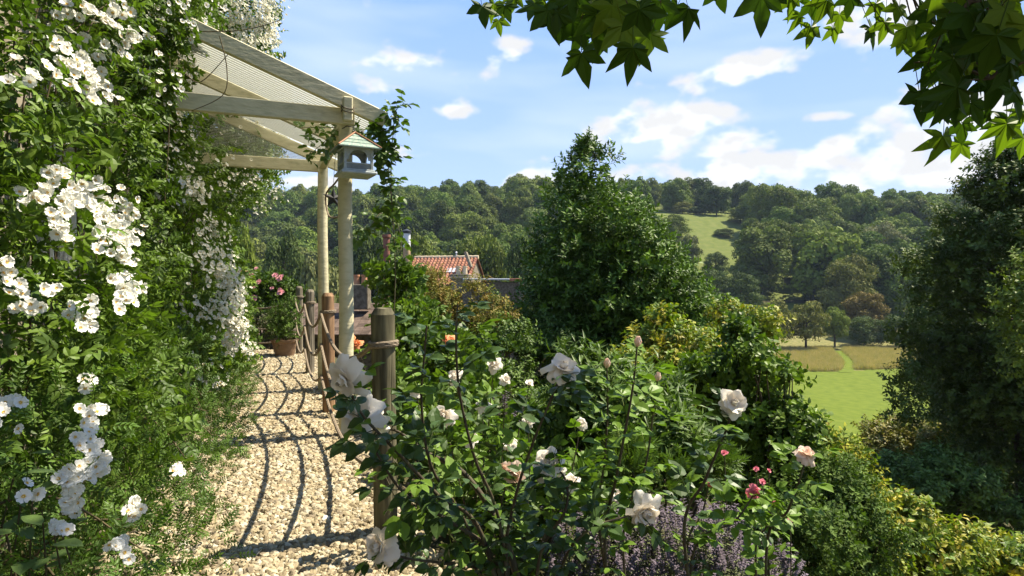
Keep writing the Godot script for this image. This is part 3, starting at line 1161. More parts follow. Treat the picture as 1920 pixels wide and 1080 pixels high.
	hill_tree("dark_bush", "small dark bush at the top edge of the meadow beside the light round tree", "bush", 1304, 413, 388, 34, 236, 1, dark)
	hill_tree("ash_tree", "grey-green feathery tree on the left edge of the meadow below the field tree", "tree", 1291, 496, 438, 56, 172, 3, pale)
	hill_tree("oak_tree", "tall dark oak at the top right corner of the meadow", "tree", 1343, 416, 348, 66, 236, 0, dark)
	hill_tree("oak_tree", "mid green oak on the upper right edge of the meadow", "tree", 1388, 435, 386, 56, 222, 0, mid)
	hill_tree("dark_bush", "dark hedge bush halfway down the right edge of the meadow", "bush", 1357, 462, 428, 36, 204, 1, dark)
	hill_tree("apple_tree", "spreading orchard tree nearest the tall shrub by the lawn", "tree", 1452, 648, 560, 74, 104, 4, olive)
	hill_tree("apple_tree", "middle orchard tree of three at the far end of the lawn", "tree", 1512, 648, 562, 78, 106, 4, olive)
	hill_tree("apple_tree", "yellow-green orchard tree beside the mown gap in the hay", "tree", 1566, 640, 574, 50, 110, 4, bright)
	hill_tree("copper_tree", "bronze leaved tree behind the orchard at the end of the lawn", "tree", 1620, 610, 546, 88, 118, 0, bronze)
	hill_tree("shade_bush", "first dark bush right of the mown gap beyond the lawn", "bush", 1622, 648, 592, 66, 111, 1, dark)
	hill_tree("shade_bush", "second dark bush right of the mown gap beyond the lawn", "bush", 1680, 650, 590, 72, 109, 1, dark)
	hill_tree("shade_bush", "third dark bush right of the mown gap beyond the lawn", "bush", 1742, 652, 580, 84, 108, 1, dark)
	hill_tree("willow_tree", "pale grey-green willow below the woods behind the pergola posts", "tree", 600, 560, 468, 110, 62, 3, pale)
	hill_tree("broadleaf_tree", "bright green rounded tree at the end of the gravel path", "tree", 462, 540, 425, 80, 40, 2, bright)
	hill_tree("broadleaf_tree", "dark green tree between the end of the path and the pale willow", "tree", 535, 545, 432, 95, 70, 1, dark)
	hill_tree("broadleaf_tree", "dark leafy tree directly behind the tiled cottage roof", "tree", 905, 560, 436, 130, 72, 0, mid)
	hill_tree("broadleaf_tree", "mid green tree behind the metal flue of the cottage", "tree", 770, 560, 430, 120, 84, 1, mid)
	hill_tree("broadleaf_tree", "dark tree between the tiled cottage and the tall evergreen", "tree", 975, 560, 446, 100, 66, 2, dark)
	hill_tree("broadleaf_tree", "dark green tree seen just right of the front pergola post", "tree", 690, 560, 428, 110, 80, 0, dark)

	# the wood on the far hillside
	var wood := thing("woodland", "dense broadleaf wood covering the hillside across the valley", "woodland")
	wood.set_meta("kind", "stuff")
	rng.seed = 77
	var place := [[], [], [], [], []]
	var hues := [PackedColorArray(), PackedColorArray(), PackedColorArray(), PackedColorArray(), PackedColorArray()]
	var tones := [Color(0.112, 0.178, 0.040), Color(0.078, 0.138, 0.033), Color(0.142, 0.188, 0.046), Color(0.150, 0.205, 0.072), Color(0.094, 0.163, 0.040), Color(0.126, 0.200, 0.038)]
	var d := 92.0
	while d < 345.0:
		var gap := 9.6
		var x := -0.62 * d
		while x < 0.98 * d:
			var xx := x + rnd(-0.4, 0.4) * gap
			var dd := d + rnd(-0.4, 0.4) * gap
			x += gap
			var px := 960.0 + xx / dd * FOCAL
			var p := on_ground(xx, dd)
			var py := LEVEL + (EYE - p.y) / dd * FOCAL
			if px > 1395.0 and dd < 134.0:
				continue   # lawn, orchard and hay
			if px > 1120.0 and dd < 125.0:
				continue
			if dd < 126.0 and px > 1010.0 or dd < 100.0 and px > 700.0:
				continue
			# the sloping meadow
			if px > 1180.0 and px < 1392.0 and py > 400.0 and py < 530.0 and px > 1180.0 + (py - 400.0) * 0.7:
				continue
			if px > 1355.0 and px < 1480.0 and py > 535.0:
				continue
			if px > 1255.0 and px < 1420.0 and py >= 512.0:
				continue
			var h := rnd(8.5, 18.5) * lerpf(1.0, 0.68, smoothstep(200.0, 300.0, dd))
			if px > 1230.0 and px < 1420.0 and py > 512.0:
				h = minf(h, 6.5)
			var w := h * rnd(0.78, 1.12)
			var i := rng.randi() % 5
			if i == 3 and rng.randf() < 0.5:
				i = 0
			place[i].push_back(Transform3D(Basis(Vector3.UP, rnd(0, TAU)).scaled_local(Vector3(w, h, w)), p + Vector3(0, -0.3, 0)))
			var c: Color = tones[rng.randi() % tones.size()]
			c = c.lerp(tones[rng.randi() % tones.size()], 0.5) * rnd(0.62, 1.3)
			c.a = 1.0
			hues[i].push_back(c)
		d += gap * 0.92
	for i in 5:
		many(wood, "trees", crowns[i], place[i], hues[i])


func build_cottage() -> void:
	var at := Vector3(-4.6, height(-4.6, 40.0), -40.0)
	var o := thing("cottage", "stone cottage with red pantile roof and two-pot chimney below the path", "cottage", at)
	o.rotation.y = deg_to_rad(-12.0)
	var red := textured(paint(1, 1, 1, 0.85, 0.25), noise_texture(256, 0.02, [[0.0, lin(0.16, 0.075, 0.05)], [0.5, lin(0.30, 0.135, 0.085)], [1.0, lin(0.36, 0.20, 0.13)]], 81), 0.8)
	var stone := textured(paint(1, 1, 1, 0.9, 0.2), noise_texture(256, 0.03, [[0.0, lin(0.10, 0.085, 0.06)], [0.5, lin(0.20, 0.17, 0.125)], [1.0, lin(0.30, 0.26, 0.20)]], 82), 0.8)
	var lead := paint(0.42, 0.44, 0.45, 0.5)
	var pot := textured(paint(1, 1, 1, 0.8, 0.25), noise_texture(128, 0.03, [[0.0, lin(0.42, 0.33, 0.21)], [1.0, lin(0.62, 0.52, 0.36)]], 83), 2.0)
	var y0 := EYE - at.y   # eye level in the cottage's own axes
	var ridge := y0 + 1.42
	var eave := y0 - 0.35
	var s := Shape.new()
	s.box(Transform3D(Basis(), Vector3(-0.2, eave / 2 - 0.25, -1.5)), Vector3(4.2, eave + 0.5, 4.6), 0.0, Color.WHITE)
	# gables
	for x in [-2.25, 1.85]:
		s.face([Vector3(x - 0.05, eave, 0.8), Vector3(x - 0.05, eave, -3.8), Vector3(x - 0.05, ridge - 0.1, -1.5)], Vector3(0, eave, -1.5), Color.WHITE)
		s.face([Vector3(x + 0.05, eave, 0.8), Vector3(x + 0.05, eave, -3.8), Vector3(x + 0.05, ridge - 0.1, -1.5)], Vector3(-3.0 if x < 0 else -3.0, eave, -1.5), Color.WHITE)
	part(o, "wall", s.mesh(stone))
	s = Shape.new()
	var front0 := Vector3(-0.2, eave - 0.08, 1.0)
	var front1 := Vector3(-0.2, ridge, -1.5)
	s.bar(front0, front1, 4.5, 0.06, 0.0, grey(0.5))
	s.bar(Vector3(-0.2, eave - 0.08, -4.0), front1, 4.5, 0.06, 0.0, grey(0.6))
	var roof := part(o, "roof", s.mesh(red))
	# pantiles, each a curved piece lapped over the one below
	s = Shape.new()
	var run := front1 - front0
	var up := run.normalized()
	var n := Vector3.RIGHT.cross(up) * -1.0
	if n.y < 0.0:
		n = -n
	rng.seed = 84
	for row in 12:
		for k in 18:
			var x := -2.4 + k * 0.25
			var base := Vector3(x, front0.y, front0.z) + up * (row * run.length() / 12.0) + n * 0.05
			var l := up * (run.length() / 12.0 * 1.12)
			var col := grey(rnd(0.65, 1.25)) * Color(1.0, rnd(0.9, 1.06), rnd(0.9, 1.1))
			var last := Vector3.ZERO
			for i in 5:
				var a := i / 4.0
				var q := base + Vector3(0.25 * a, 0, 0) + n * (0.05 * sin(a * TAU * 0.9 + 0.3))
				if i > 0:
					s.quad(last + n * 0.03, q + n * 0.03, q + l, last + l, col)
					s.quad(last, q, q + n * 0.03, last + n * 0.03, col)
				last = q
	part(roof, "pantiles", s.mesh(red)).set_meta("kind", "stuff")
	s = Shape.new()
	for k in 10:
		s.tube(PackedVector3Array([Vector3(-2.4 + k * 0.45, ridge + 0.04, -1.5), Vector3(-1.96 + k * 0.45, ridge + 0.05, -1.5)]), PackedFloat32Array([0.11, 0.12]), 10, grey(rnd(0.8, 1.2)))
	part(roof, "ridge_tiles", s.mesh(pot))
	# chimney with its two pots, and the slab propped behind it
	s = Shape.new()
	s.box(Transform3D(Basis(), Vector3(1.62, y0 - 0.4, 0.9)), Vector3(1.15, 1.4, 0.7), 0.02, Color.WHITE)
	s.box(Transform3D(Basis(), Vector3(1.62, y0 + 0.06, 0.9)), Vector3(1.32, 0.16, 0.85), 0.03, grey(1.2))
	s.box(Transform3D(Basis(), Vector3(1.62, y0 + 0.2, 0.9)), Vector3(1.0, 0.16, 0.6), 0.05, grey(1.3))
	var stack := part(o, "chimney", s.mesh(stone))
	for x in [1.42, 1.86]:
		s = Shape.new()
		s.lathe(PackedVector2Array([Vector2(0.16, 0.2), Vector2(0.145, 0.5), Vector2(0.135, 0.68), Vector2(0.165, 0.7), Vector2(0.165, 0.76), Vector2(0.11, 0.76), Vector2(0.11, 0.4)]), 14, Color.WHITE, Transform3D(Basis(), Vector3(x, y0 + 0.05, 0.9)))
		part(stack, "pot", s.mesh(pot))
	s = Shape.new()
	s.bar(Vector3(1.95, y0 + 0.75, -0.2), Vector3(1.55, y0 + 1.75, -0.3), 0.18, 0.3, 0.02, Color.WHITE, Vector3.BACK)
	part(o, "gable_coping", s.mesh(stone))
	s = Shape.new()
	s.lathe(PackedVector2Array([Vector2(0.05, 0.0), Vector2(0.05, 0.35), Vector2(0.10, 0.36), Vector2(0.0, 0.44)]), 10, Color.WHITE, Transform3D(Basis(), Vector3(0.55, ridge, -1.5)))
	part(roof, "vent_cowl", s.mesh(lead))
	s = Shape.new()
	s.box(Transform3D(Basis().rotated(Vector3.RIGHT, 0.6), Vector3(0.6, ridge - 0.85, -0.25)), Vector3(0.6, 0.06, 0.5), 0.01, Color.WHITE)
	part(roof, "roof_light", s.mesh(lead))

	# flat lead-capped wing to the right, grown over with ivy
	var w := thing("outbuilding", "dark ivy-grown stone outbuilding with flat lead roof right of the cottage chimney", "outbuilding", on_ground(-1.1, 36.0))
	var y1 := EYE - w.position.y
	s = Shape.new()
	s.box(Transform3D(Basis(), Vector3(0, (y1 - 0.1) / 2 - 0.3, -1.0)), Vector3(3.6, y1 + 0.3, 2.4), 0.02, grey(0.55))
	part(w, "wall", s.mesh(stone))
	s = Shape.new()
	s.box(Transform3D(Basis(), Vector3(-0.4, y1 - 0.02, -0.9)), Vector3(2.7, 0.1, 2.7), 0.02, Color.WHITE)
	part(w, "flat_roof", s.mesh(lead))
	s = Shape.new()
	s.box(Transform3D(Basis(), Vector3(1.4, y1 - 0.05, -0.9)), Vector3(0.9, 0.16, 2.6), 0.02, grey(1.2))
	part(w, "coping", s.mesh(red))
	s = Shape.new()
	s.box(Transform3D(Basis(), Vector3(1.62, y1 / 2 - 0.15, 0.28)), Vector3(0.28, y1 + 0.1, 0.2), 0.03, grey(1.0))
	part(w, "pier", s.mesh(stone))

	# metal flue and red pipe
	var flue := thing("metal_flue", "tan and silver metal flue pipe with black cap behind the post", "flue", on_ground(-3.77, 22.0))
	var top := EYE + (LEVEL - 432.0) / FOCAL * 22.0 - flue.position.y
	s = Shape.new()
	s.tube(PackedVector3Array([Vector3(0, -0.2, 0), Vector3(0, top - 0.6, 0)]), radii(2, 0.13, 0.13), 16, Color.WHITE)
	part(flue, "lower_pipe", s.mesh(textured(paint(1, 1, 1, 0.5, 0.4), noise_texture(128, 0.03, [[0.0, lin(0.30, 0.20, 0.10)], [1.0, lin(0.50, 0.37, 0.21)]], 86), 1.5)))
	s = Shape.new()
	s.tube(PackedVector3Array([Vector3(0, top - 0.6, 0), Vector3(0, top - 0.1, 0)]), radii(2, 0.135, 0.135), 16, Color.WHITE)
	part(flue, "upper_pipe", s.mesh(paint(0.62, 0.64, 0.66, 0.35)))
	s = Shape.new()
	s.lathe(PackedVector2Array([Vector2(0.13, top - 0.12), Vector2(0.17, top - 0.1), Vector2(0.17, top - 0.02), Vector2(0.0, top + 0.05)]), 16, Color.WHITE)
	part(flue, "cap", s.mesh(paint(0.02, 0.022, 0.025, 0.5)))
	var pipe := thing("clay_chimney", "slim reddish clay chimney standing left of the metal flue", "chimney", on_ground(-4.5, 22.0))
	var th := EYE + (LEVEL - 440.0) / FOCAL * 22.0 - pipe.position.y
	s = Shape.new()
	s.lathe(PackedVector2Array([Vector2(0.13, -0.2), Vector2(0.12, th - 0.12), Vector2(0.155, th - 0.1), Vector2(0.155, th), Vector2(0.09, th), Vector2(0.09, th - 0.4)]), 14, Color.WHITE)
	part(pipe, "shaft", s.mesh(textured(paint(1, 1, 1, 0.85, 0.2), noise_texture(128, 0.03, [[0.0, lin(0.16, 0.07, 0.05)], [1.0, lin(0.27, 0.13, 0.09)]], 87), 1.5)))
	# low roof with a small chimney behind the fence
	var low := thing("shed_roof", "low brown tiled roof with a small two-pot chimney behind the pergola post", "outbuilding", on_ground(-5.3, 17.5))
	var yy := EYE - low.position.y
	s = Shape.new()
	s.bar(Vector3(0.2, yy - 1.45, 1.6), Vector3(0.2, yy - 0.75, -0.6), 3.4, 0.08, 0.01, Color.WHITE)
	var lr := part(low, "roof", s.mesh(paint(0.20, 0.13, 0.085, 0.9)))
	s = Shape.new()
	rng.seed = 88
	for row in 9:
		var t := row / 9.0
		for k in 16:
			var p := Vector3(-1.45 + k * 0.21, lerpf(yy - 1.45, yy - 0.75, t) + 0.055, lerpf(1.6, -0.6, t))
			s.box(Transform3D(Basis().rotated(Vector3.RIGHT, 0.30), p), Vector3(0.2, 0.03, 0.3), 0.0, grey(rnd(0.6, 1.2)))
	part(lr, "tiles", s.mesh(textured(paint(1, 1, 1, 0.9, 0.2), noise_texture(128, 0.03, [[0.0, lin(0.085, 0.06, 0.045)], [1.0, lin(0.17, 0.125, 0.095)]], 89), 1.5))).set_meta("kind", "stuff")
	s = Shape.new()
	s.box(Transform3D(Basis(), Vector3(0.2, (yy - 0.6) / 2 - 0.5, -0.4)), Vector3(3.1, yy - 0.7, 1.2), 0.0, grey(0.7))
	part(low, "wall", s.mesh(stone))
	s = Shape.new()
	s.box(Transform3D(Basis(), Vector3(1.05, yy - 0.5, 0.3)), Vector3(0.5, 0.7, 0.4), 0.02, grey(0.7))
	var c2 := part(low, "chimney", s.mesh(stone))
	for x in [0.94, 1.16]:
		s = Shape.new()
		s.lathe(PackedVector2Array([Vector2(0.09, 0.0), Vector2(0.075, 0.22), Vector2(0.095, 0.23), Vector2(0.095, 0.28), Vector2(0.05, 0.28)]), 12, Color.WHITE, Transform3D(Basis(), Vector3(x, yy - 0.16, 0.3)))
		part(c2, "pot", s.mesh(textured(paint(1, 1, 1, 0.85), noise_texture(64, 0.05, [[0.0, lin(0.4, 0.18, 0.09)], [1.0, lin(0.5, 0.26, 0.13)]], 90), 2.0)))


# --- the big trees nearer by ------------------------------------------------------------------------------------------------------------------

func limb_mesh(m: Material, from: Vector3, to: Array, r: float) -> ArrayMesh:   # stems from one root to many ends
	var s := Shape.new()
	for e in to:
		var p: Vector3 = e
		var mid := from.lerp(p, 0.5) + Vector3(0, 0.12 * from.distance_to(p), 0) + ball() * 0.06 * from.distance_to(p)
		s.tube(bend(PackedVector3Array([from, mid, p]), 4), radii(9, r * rnd(0.7, 1.0), r * 0.2), 6, Color.WHITE)
	return s.mesh(m)


func build_evergreen() -> void:
	rng.seed = 201
	var d := 13.0
	var base := on_ground((1125.0 - 960.0) / FOCAL * d, d)
	var o := thing("evergreen_tree", "tall dark glossy evergreen tree with pointed top rising in the centre", "tree", base)
	# outline rows: [photo row, left, right]
	var rows := [[284, 1092, 1108], [300, 1074, 1128], [314, 1050, 1150], [344, 1040, 1172], [380, 1030, 1194], [424, 1016, 1216], [466, 996, 1240], [510, 980, 1275], [556, 974, 1304], [600, 980, 1316], [648, 978, 1330], [700, 984, 1330], [760, 1000, 1310], [820, 1020, 1280]]
	var blobs := []
	for r in rows:
		var w: float = (r[2] - r[1]) * 0.5 / FOCAL * d
		var c := spot((r[1] + r[2]) * 0.5, r[0], d) - base
		var count := int(clampf(w * 7.0, 4.0, 14.0))
		for k in count:
			var a: float = TAU * k / count + rnd(-0.3, 0.3) + r[0] * 0.37
			var b := clampf(w * rnd(0.30, 0.46), 0.10, 0.62)
			var off := maxf(0.0, w - b * 0.85) * rnd(0.82, 1.12)
			blobs.push_back([c + Vector3(cos(a) * off, rnd(-0.22, 0.22), sin(a) * off), Vector3(b, b * rnd(0.7, 1.0), b)])
	for t in [[1235, 480, 0.55], [1262, 520, 0.6], [1290, 560, 0.6], [1315, 600, 0.6], [1330, 640, 0.6], [1205, 440, 0.5], [1180, 400, 0.4], [1250, 600, 0.7], [1160, 560, 0.7]]:
		blobs.push_back([spot(t[0] - 20, t[1], d - 1.3) - base, Vector3(t[2], t[2] * 0.7, t[2])])
		blobs.push_back([spot(t[0], t[1] + 10, d - 0.2) - base, Vector3(t[2], t[2] * 0.75, t[2])])
	var gloss := leafy(1, 1, 1, 0.42, 0.42, 0.36)
	var spray := spray_twig(gloss, 9, 0.42, 0.19, false, 0.85, 0.12)
	var cols := [Color(0.050, 0.105, 0.018), Color(0.075, 0.155, 0.024), Color(0.11, 0.215, 0.032), Color(0.042, 0.09, 0.018)]
	foliage(o, "crown", spray, 10500, blobs, 0.20, 0.36, cols, 0.33, 0.55, 0.7)
	# loose shoots at the very top
	var tips := []
	for t in [[1100, 268], [1088, 280], [1112, 284], [1106, 274], [1092, 292], [1120, 300], [1078, 304]]:
		tips.push_back([spot(t[0], t[1], d + rnd(-0.2, 0.2)) - base, Vector3(0.07, 0.12, 0.07)])
	foliage(o, "top_shoots", spray, 150, tips, 0.14, 0.24, cols, 0.8, 1.2, 0.6)
	part(o, "trunk", trunk_mesh(bark, 6.0, 0.16, 202, 0))


func build_shade_tree() -> void:
	rng.seed = 211
	var d := 15.0
	var base := on_ground(12.6, d)
	var o := thing("shade_tree", "large dark broadleaf tree with layered sprays filling the right edge", "tree", base)
	var blobs := []
	var rows := [[300, 1867, 1960], [345, 1832, 2010], [395, 1822, 2050], [440, 1777, 2080], [490, 1747, 2100], [540, 1742, 2110], [590, 1777, 2120], [640, 1772, 2120], [690, 1780, 2120], [740, 1777, 2120], [790, 1782, 2110], [840, 1802, 2100], [890, 1732, 2090], [940, 1722, 2080]]
	for r in rows:
		var w: float = (r[2] - r[1]) * 0.5 / FOCAL * d
		var c := spot((r[1] + r[2]) * 0.5, r[0], d) - base
		var count := int(clampf(w * 5.0, 4.0, 12.0))
		for k in count:
			var a: float = TAU * k / count + rnd(-0.3, 0.3) + r[0] * 0.61
			var b := rnd(0.34, 0.62)
			var off := maxf(0.0, w - b * 0.7) * rnd(0.75, 1.08)
			blobs.push_back([c + Vector3(cos(a) * off, rnd(-0.2, 0.2), sin(a) * off * 0.85), Vector3(b * 1.25, b * 0.5, b * 1.25)])
	var m := leafy(1, 1, 1, 0.5, 0.36, 0.4)
	var spray := spray_twig(m, 9, 0.30, 0.20, false, 1.0, 0.2)
	var cols := [Color(0.052, 0.092, 0.018), Color(0.066, 0.112, 0.022), Color(0.085, 0.135, 0.025), Color(0.046, 0.082, 0.018)]
	foliage(o, "crown", spray, 10500, blobs, 0.28, 0.46, cols, 0.4, 0.15, 0.8)
	# sprays that reach out to the left, in layers
	var reach := []
	for t in [[1758, 468], [1712, 492], [1742, 505], [1725, 552], [1690, 620], [1712, 640], [1700, 700], [1682, 716], [1735, 690], [1706, 748], [1690, 770], [1720, 782], [1770, 410], [1815, 352], [1842, 318], [1868, 292], [1895, 300], [1905, 330], [1720, 600]]:
		reach.push_back([spot(t[0], t[1], d + rnd(-1.0, 0.6)) - base, Vector3(0.30, 0.10, 0.30)])
	foliage(o, "reaching_sprays", spray, 700, reach, 0.24, 0.40, cols, 0.6, 0.2, 0.8)
	part(o, "trunk", trunk_mesh(bark, 9.0, 0.24, 212, 0))
	var l := Shape.new()
	for b in blobs:
		if rng.randf() < 0.35:
			var p: Vector3 = b[0]
			l.tube(PackedVector3Array([Vector3(0, p.y - 0.8, 0), p * Vector3(0.5, 1, 0.5) + Vector3(0, -0.2, 0), p]), PackedFloat32Array([0.06, 0.035, 0.01]), 5, Color.WHITE)
	part(o, "limbs", l.mesh(bark))

	# yellow-green leaves of a separate shrub, built onto this tree
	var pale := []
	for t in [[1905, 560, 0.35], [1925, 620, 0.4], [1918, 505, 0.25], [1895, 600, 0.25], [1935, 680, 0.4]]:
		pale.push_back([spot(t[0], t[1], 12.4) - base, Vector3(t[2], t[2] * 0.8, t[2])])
	foliage(o, "lime_sprays", spray, 260, pale, 0.24, 0.40, [Color(0.13, 0.20, 0.03), Color(0.11, 0.18, 0.028)], 0.5, 0.5, 0.8)

	# second dark tree behind it, closing the view
	rng.seed = 213
	var base2 := on_ground(21.0, 26.0)
	var o2 := thing("shade_tree", "dark rounded tree behind the lawn shrubs, half hidden by the big right-hand tree", "tree", base2)
	var b2 := []
	for k in 46:
		var a := rnd(0, TAU)
		b2.push_back([spot(1850 + cos(a) * rnd(20, 130), rnd(560, 900), 26.0 + sin(a) * 2.0) - base2, Vector3(0.9, 0.75, 0.9)])
	foliage(o2, "crown", spray, 7000, b2, 0.35, 0.6, cols, 0.4, 0.3, 0.8)
	part(o2, "trunk", trunk_mesh(bark, 6.0, 0.22, 214, 0))


# --- roses and creepers on the house wall --------------------------------------------------------------------------------------------

var white_petal: StandardMaterial3D


# an open five-petalled flower of unit width facing +y
func open_flower(m: Material, seed_: int, cup: float) -> ArrayMesh:
	rng.seed = seed_
	var s := Shape.new()
	for k in 5:
		var a := TAU * k / 5.0 + rnd(-0.1, 0.1)
		var f := Vector3(cos(a), 0, sin(a))
		var r := Vector3(-sin(a), 0, cos(a))
		var c := cup + rnd(-0.12, 0.12)
		var p := [Vector3.ZERO]
		var b1 := f * 0.2 + Vector3.UP * 0.2 * c
		var b2 := f * 0.40 + Vector3.UP * 0.42 * c
		var b3 := f * 0.52 + Vector3.UP * (0.42 * c + rnd(-0.05, 0.06))
		var col := grey(rnd(0.93, 1.0))
		var l1 := b1 - r * 0.15; var r1 := b1 + r * 0.15
		var l2 := b2 - r * 0.27 + Vector3.UP * 0.05; var r2 := b2 + r * 0.27 + Vector3.UP * 0.05
		var l3 := b3 - r * 0.15; var r3 := b3 + r * 0.15
		var notch := b3 - f * 0.05
		s.tri(p[0], r1, l1, col)
		s.tri(l1, r1, b2, col)
		s.tri(l1, b2, l2, col)
		s.tri(r1, r2, b2, col)
		s.tri(l2, b2, l3, col)
		s.tri(b2, r2, r3, col)
		s.tri(b2, notch, l3, col)
		s.tri(b2, r3, notch, col)
	for k in 14:
		var a := TAU * k / 14.0
		var f := Vector3(cos(a), 0, sin(a)) * rnd(0.08, 0.17)
		s.leaf(Vector3(0, 0.02, 0) + f * 0.2, (f + Vector3.UP * 0.11).normalized(), f.normalized(), 0.20, 0.055, 0.0, 0.0, Color(0.80, 0.52, 0.06))
	s.leaf(Vector3(0, -0.3, 0), Vector3.UP, Vector3.FORWARD, 0.32, 0.03, 0, 0, Color(0.10, 0.16, 0.04))
	return s.mesh(m)


func build_wall_roses() -> void:
	white_petal = paint(0.86, 0.85, 0.79, 0.55, 0.3)
	white_petal.backlight_enabled = true
	white_petal.backlight = lin(0.62, 0.62, 0.55)
	var lf := leafy(1, 1, 1, 0.42, 0.62, 0.45)
	rng.seed = 301
	var rose_spray := spray_pinnate(lf, 3, 0.36, 0.19, true, 0.2)
	var small_spray := spray_pinnate(lf, 3, 0.34, 0.20, false, 0.2)
	var feather := spray_pinnate(lf, 4, 0.27, 0.11, false, 0.15)
	var broad := spray_twig(lf, 6, 0.42, 0.24, true, 0.8, 0.3)
	var stem := textured(paint(1, 1, 1, 0.85, 0.25), noise_texture(128, 0.04, [[0.0, lin(0.05, 0.04, 0.02)], [1.0, lin(0.16, 0.13, 0.07)]], 91), 3.0)
	var green := [Color(0.055, 0.115, 0.018), Color(0.085, 0.165, 0.024), Color(0.12, 0.22, 0.035), Color(0.045, 0.09, 0.018)]
	var fresh := [Color(0.10, 0.19, 0.028), Color(0.15, 0.26, 0.035), Color(0.075, 0.145, 0.022)]

	# 1: the climber over the near wall
	var o := thing("climbing_rose", "climbing rose with large single white flowers covering the near house wall", "rose")
	o.transform = beside_path()
	var lump := FastNoiseLite.new()
	lump.seed = 8
	lump.frequency = 0.55
	var blobs := []
	var z := -3.7
	while z < 0.7:
		var y := 0.75
		while y < 4.7:
			var bulge := 0.20 + 0.46 * lump.get_noise_2d(z * 1.6, y * 1.6) + (0.10 if y < 1.7 else 0.0) + (0.08 if y > 3.0 else 0.0)
			bulge *= 0.6 if z < -2.6 else 1.0
			var w := beside_path() * Vector3(1.66 - maxf(0.10, bulge), y, z)
			var wx := 960.0 - w.x / w.z * FOCAL
			var wy := LEVEL + (w.y - EYE) / w.z * FOCAL
			var skip: bool = wx > 78.0 and wx < 192.0 and wy > 185.0 and wy < 360.0 and y > 1.2
			if rng.randf() < 0.2:
				skip = true
			if not skip and not (y > 2.2 and y < 3.6 and z > 0.0):
				blobs.push_back([Vector3(1.66 - maxf(0.10, bulge), y + rnd(-0.1, 0.1), z + rnd(-0.1, 0.1)), Vector3(0.20, 0.22, 0.21) * rnd(0.8, 1.2)])
			y += 0.30
		z += 0.30
	foliage(o, "leaves", rose_spray, 7600, blobs, 0.07, 0.12, green, 0.45, 0.1, 0.8)
	foliage(o, "young_leaves", broad, 1500, blobs, 0.07, 0.12, fresh, 0.2, 0.3, 0.9)
	var s := Shape.new()
	for k in 26:
		var z0 := rnd(-4.2, 0.3)
		var pts := PackedVector3Array([Vector3(1.6, 0, z0), Vector3(rnd(1.45, 1.62), rnd(0.8, 1.4), z0 + rnd(-0.3, 0.3)), Vector3(rnd(1.35, 1.6), rnd(1.8, 2.6), z0 + rnd(-0.6, 0.6)), Vector3(rnd(1.2, 1.55), rnd(2.8, 4.0), z0 + rnd(-0.9, 0.9))])
		s.tube(bend(pts, 6), radii(19, rnd(0.005, 0.009), 0.002), 5, grey(0.7))
	part(o, "stems", s.mesh(stem))

	var foot := []
	z = -4.4
	rng.seed = 305
	while z < 4.2:
		for y in [0.12, 0.32, 0.55, 0.80]:
			var bulge: float = [0.72, 0.68, 0.56, 0.44][[0.12, 0.32, 0.55, 0.80].find(y)] + 0.20 * lump.get_noise_2d(z * 2.0, y * 2.0 + 40.0)
			foot.push_back([Vector3(1.66 - bulge, y, z + rnd(-0.1, 0.1)), Vector3(0.22, 0.17, 0.22)])
			foot.push_back([Vector3(1.66 - bulge * 0.4, y, z + rnd(-0.1, 0.1)), Vector3(0.22, 0.2, 0.22)])
		z += 0.30
	# its flowers: [px, py, spread in px, number, distance outside the fence line]
	var flowers := []
	for k in 4:
		flowers.push_back(open_flower(white_petal, 310 + k, 0.35 + 0.2 * k))
	rng.seed = 303
	var inverse := beside_path().affine_inverse()
	var near := [[215, 40, 34, 12, -1.10], [245, 70, 22, 9, -1.10], [140, 45, 40, 7, -1.08], [125, 95, 26, 7, -1.08], [165, 120, 24, 10, -1.08], [168, 160, 20, 8, -1.08], [195, 160, 16, 4, -1.10], [205, 185, 16, 4, -1.10], [45, 120, 20, 3, -1.0], [110, 120, 14, 3, -1.06],
		[110, 350, 30, 8, -1.02], [150, 375, 30, 12, -1.02], [190, 380, 28, 14, -1.04], [205, 410, 26, 12, -1.04], [240, 395, 16, 5, -1.06], [60, 385, 24, 6, -1.0], [120, 425, 18, 4, -1.02], [195, 450, 16, 6, -1.04], [240, 430, 20, 7, -1.06], [235, 470, 20, 6, -1.06], [230, 500, 22, 8, -1.06], [255, 530, 20, 8, -1.08], [240, 560, 16, 6, -1.06],
		[150, 590, 18, 9, -1.0], [70, 570, 20, 3, -0.98], [30, 560, 24, 4, -0.97], [160, 720, 10, 3, -0.97], [170, 770, 14, 5, -0.97], [155, 800, 8, 1, -0.97], [10, 785, 22, 5, -0.93], [150, 825, 12, 4, -0.96], [178, 850, 16, 8, -0.97], [165, 880, 18, 10, -0.97], [130, 905, 16, 7, -0.96], [125, 950, 14, 6, -0.96], [105, 995, 10, 4, -0.95], [55, 930, 18, 2, -0.94], [245, 955, 12, 6, -0.99], [215, 1030, 14, 5, -0.98],
		[330, 110, 20, 8, -1.12], [330, 60, 26, 10, -1.14], [355, 120, 14, 5, -1.12], [375, 360, 16, 7, -1.10], [325, 880, 8, 3, -1.0], [345, 310, 14, 4, -1.1], [0, 500, 25, 4, -0.97], [300, 60, 20, 6, -1.12]]
	var made := 0
	var more := []
	var white := PackedColorArray()
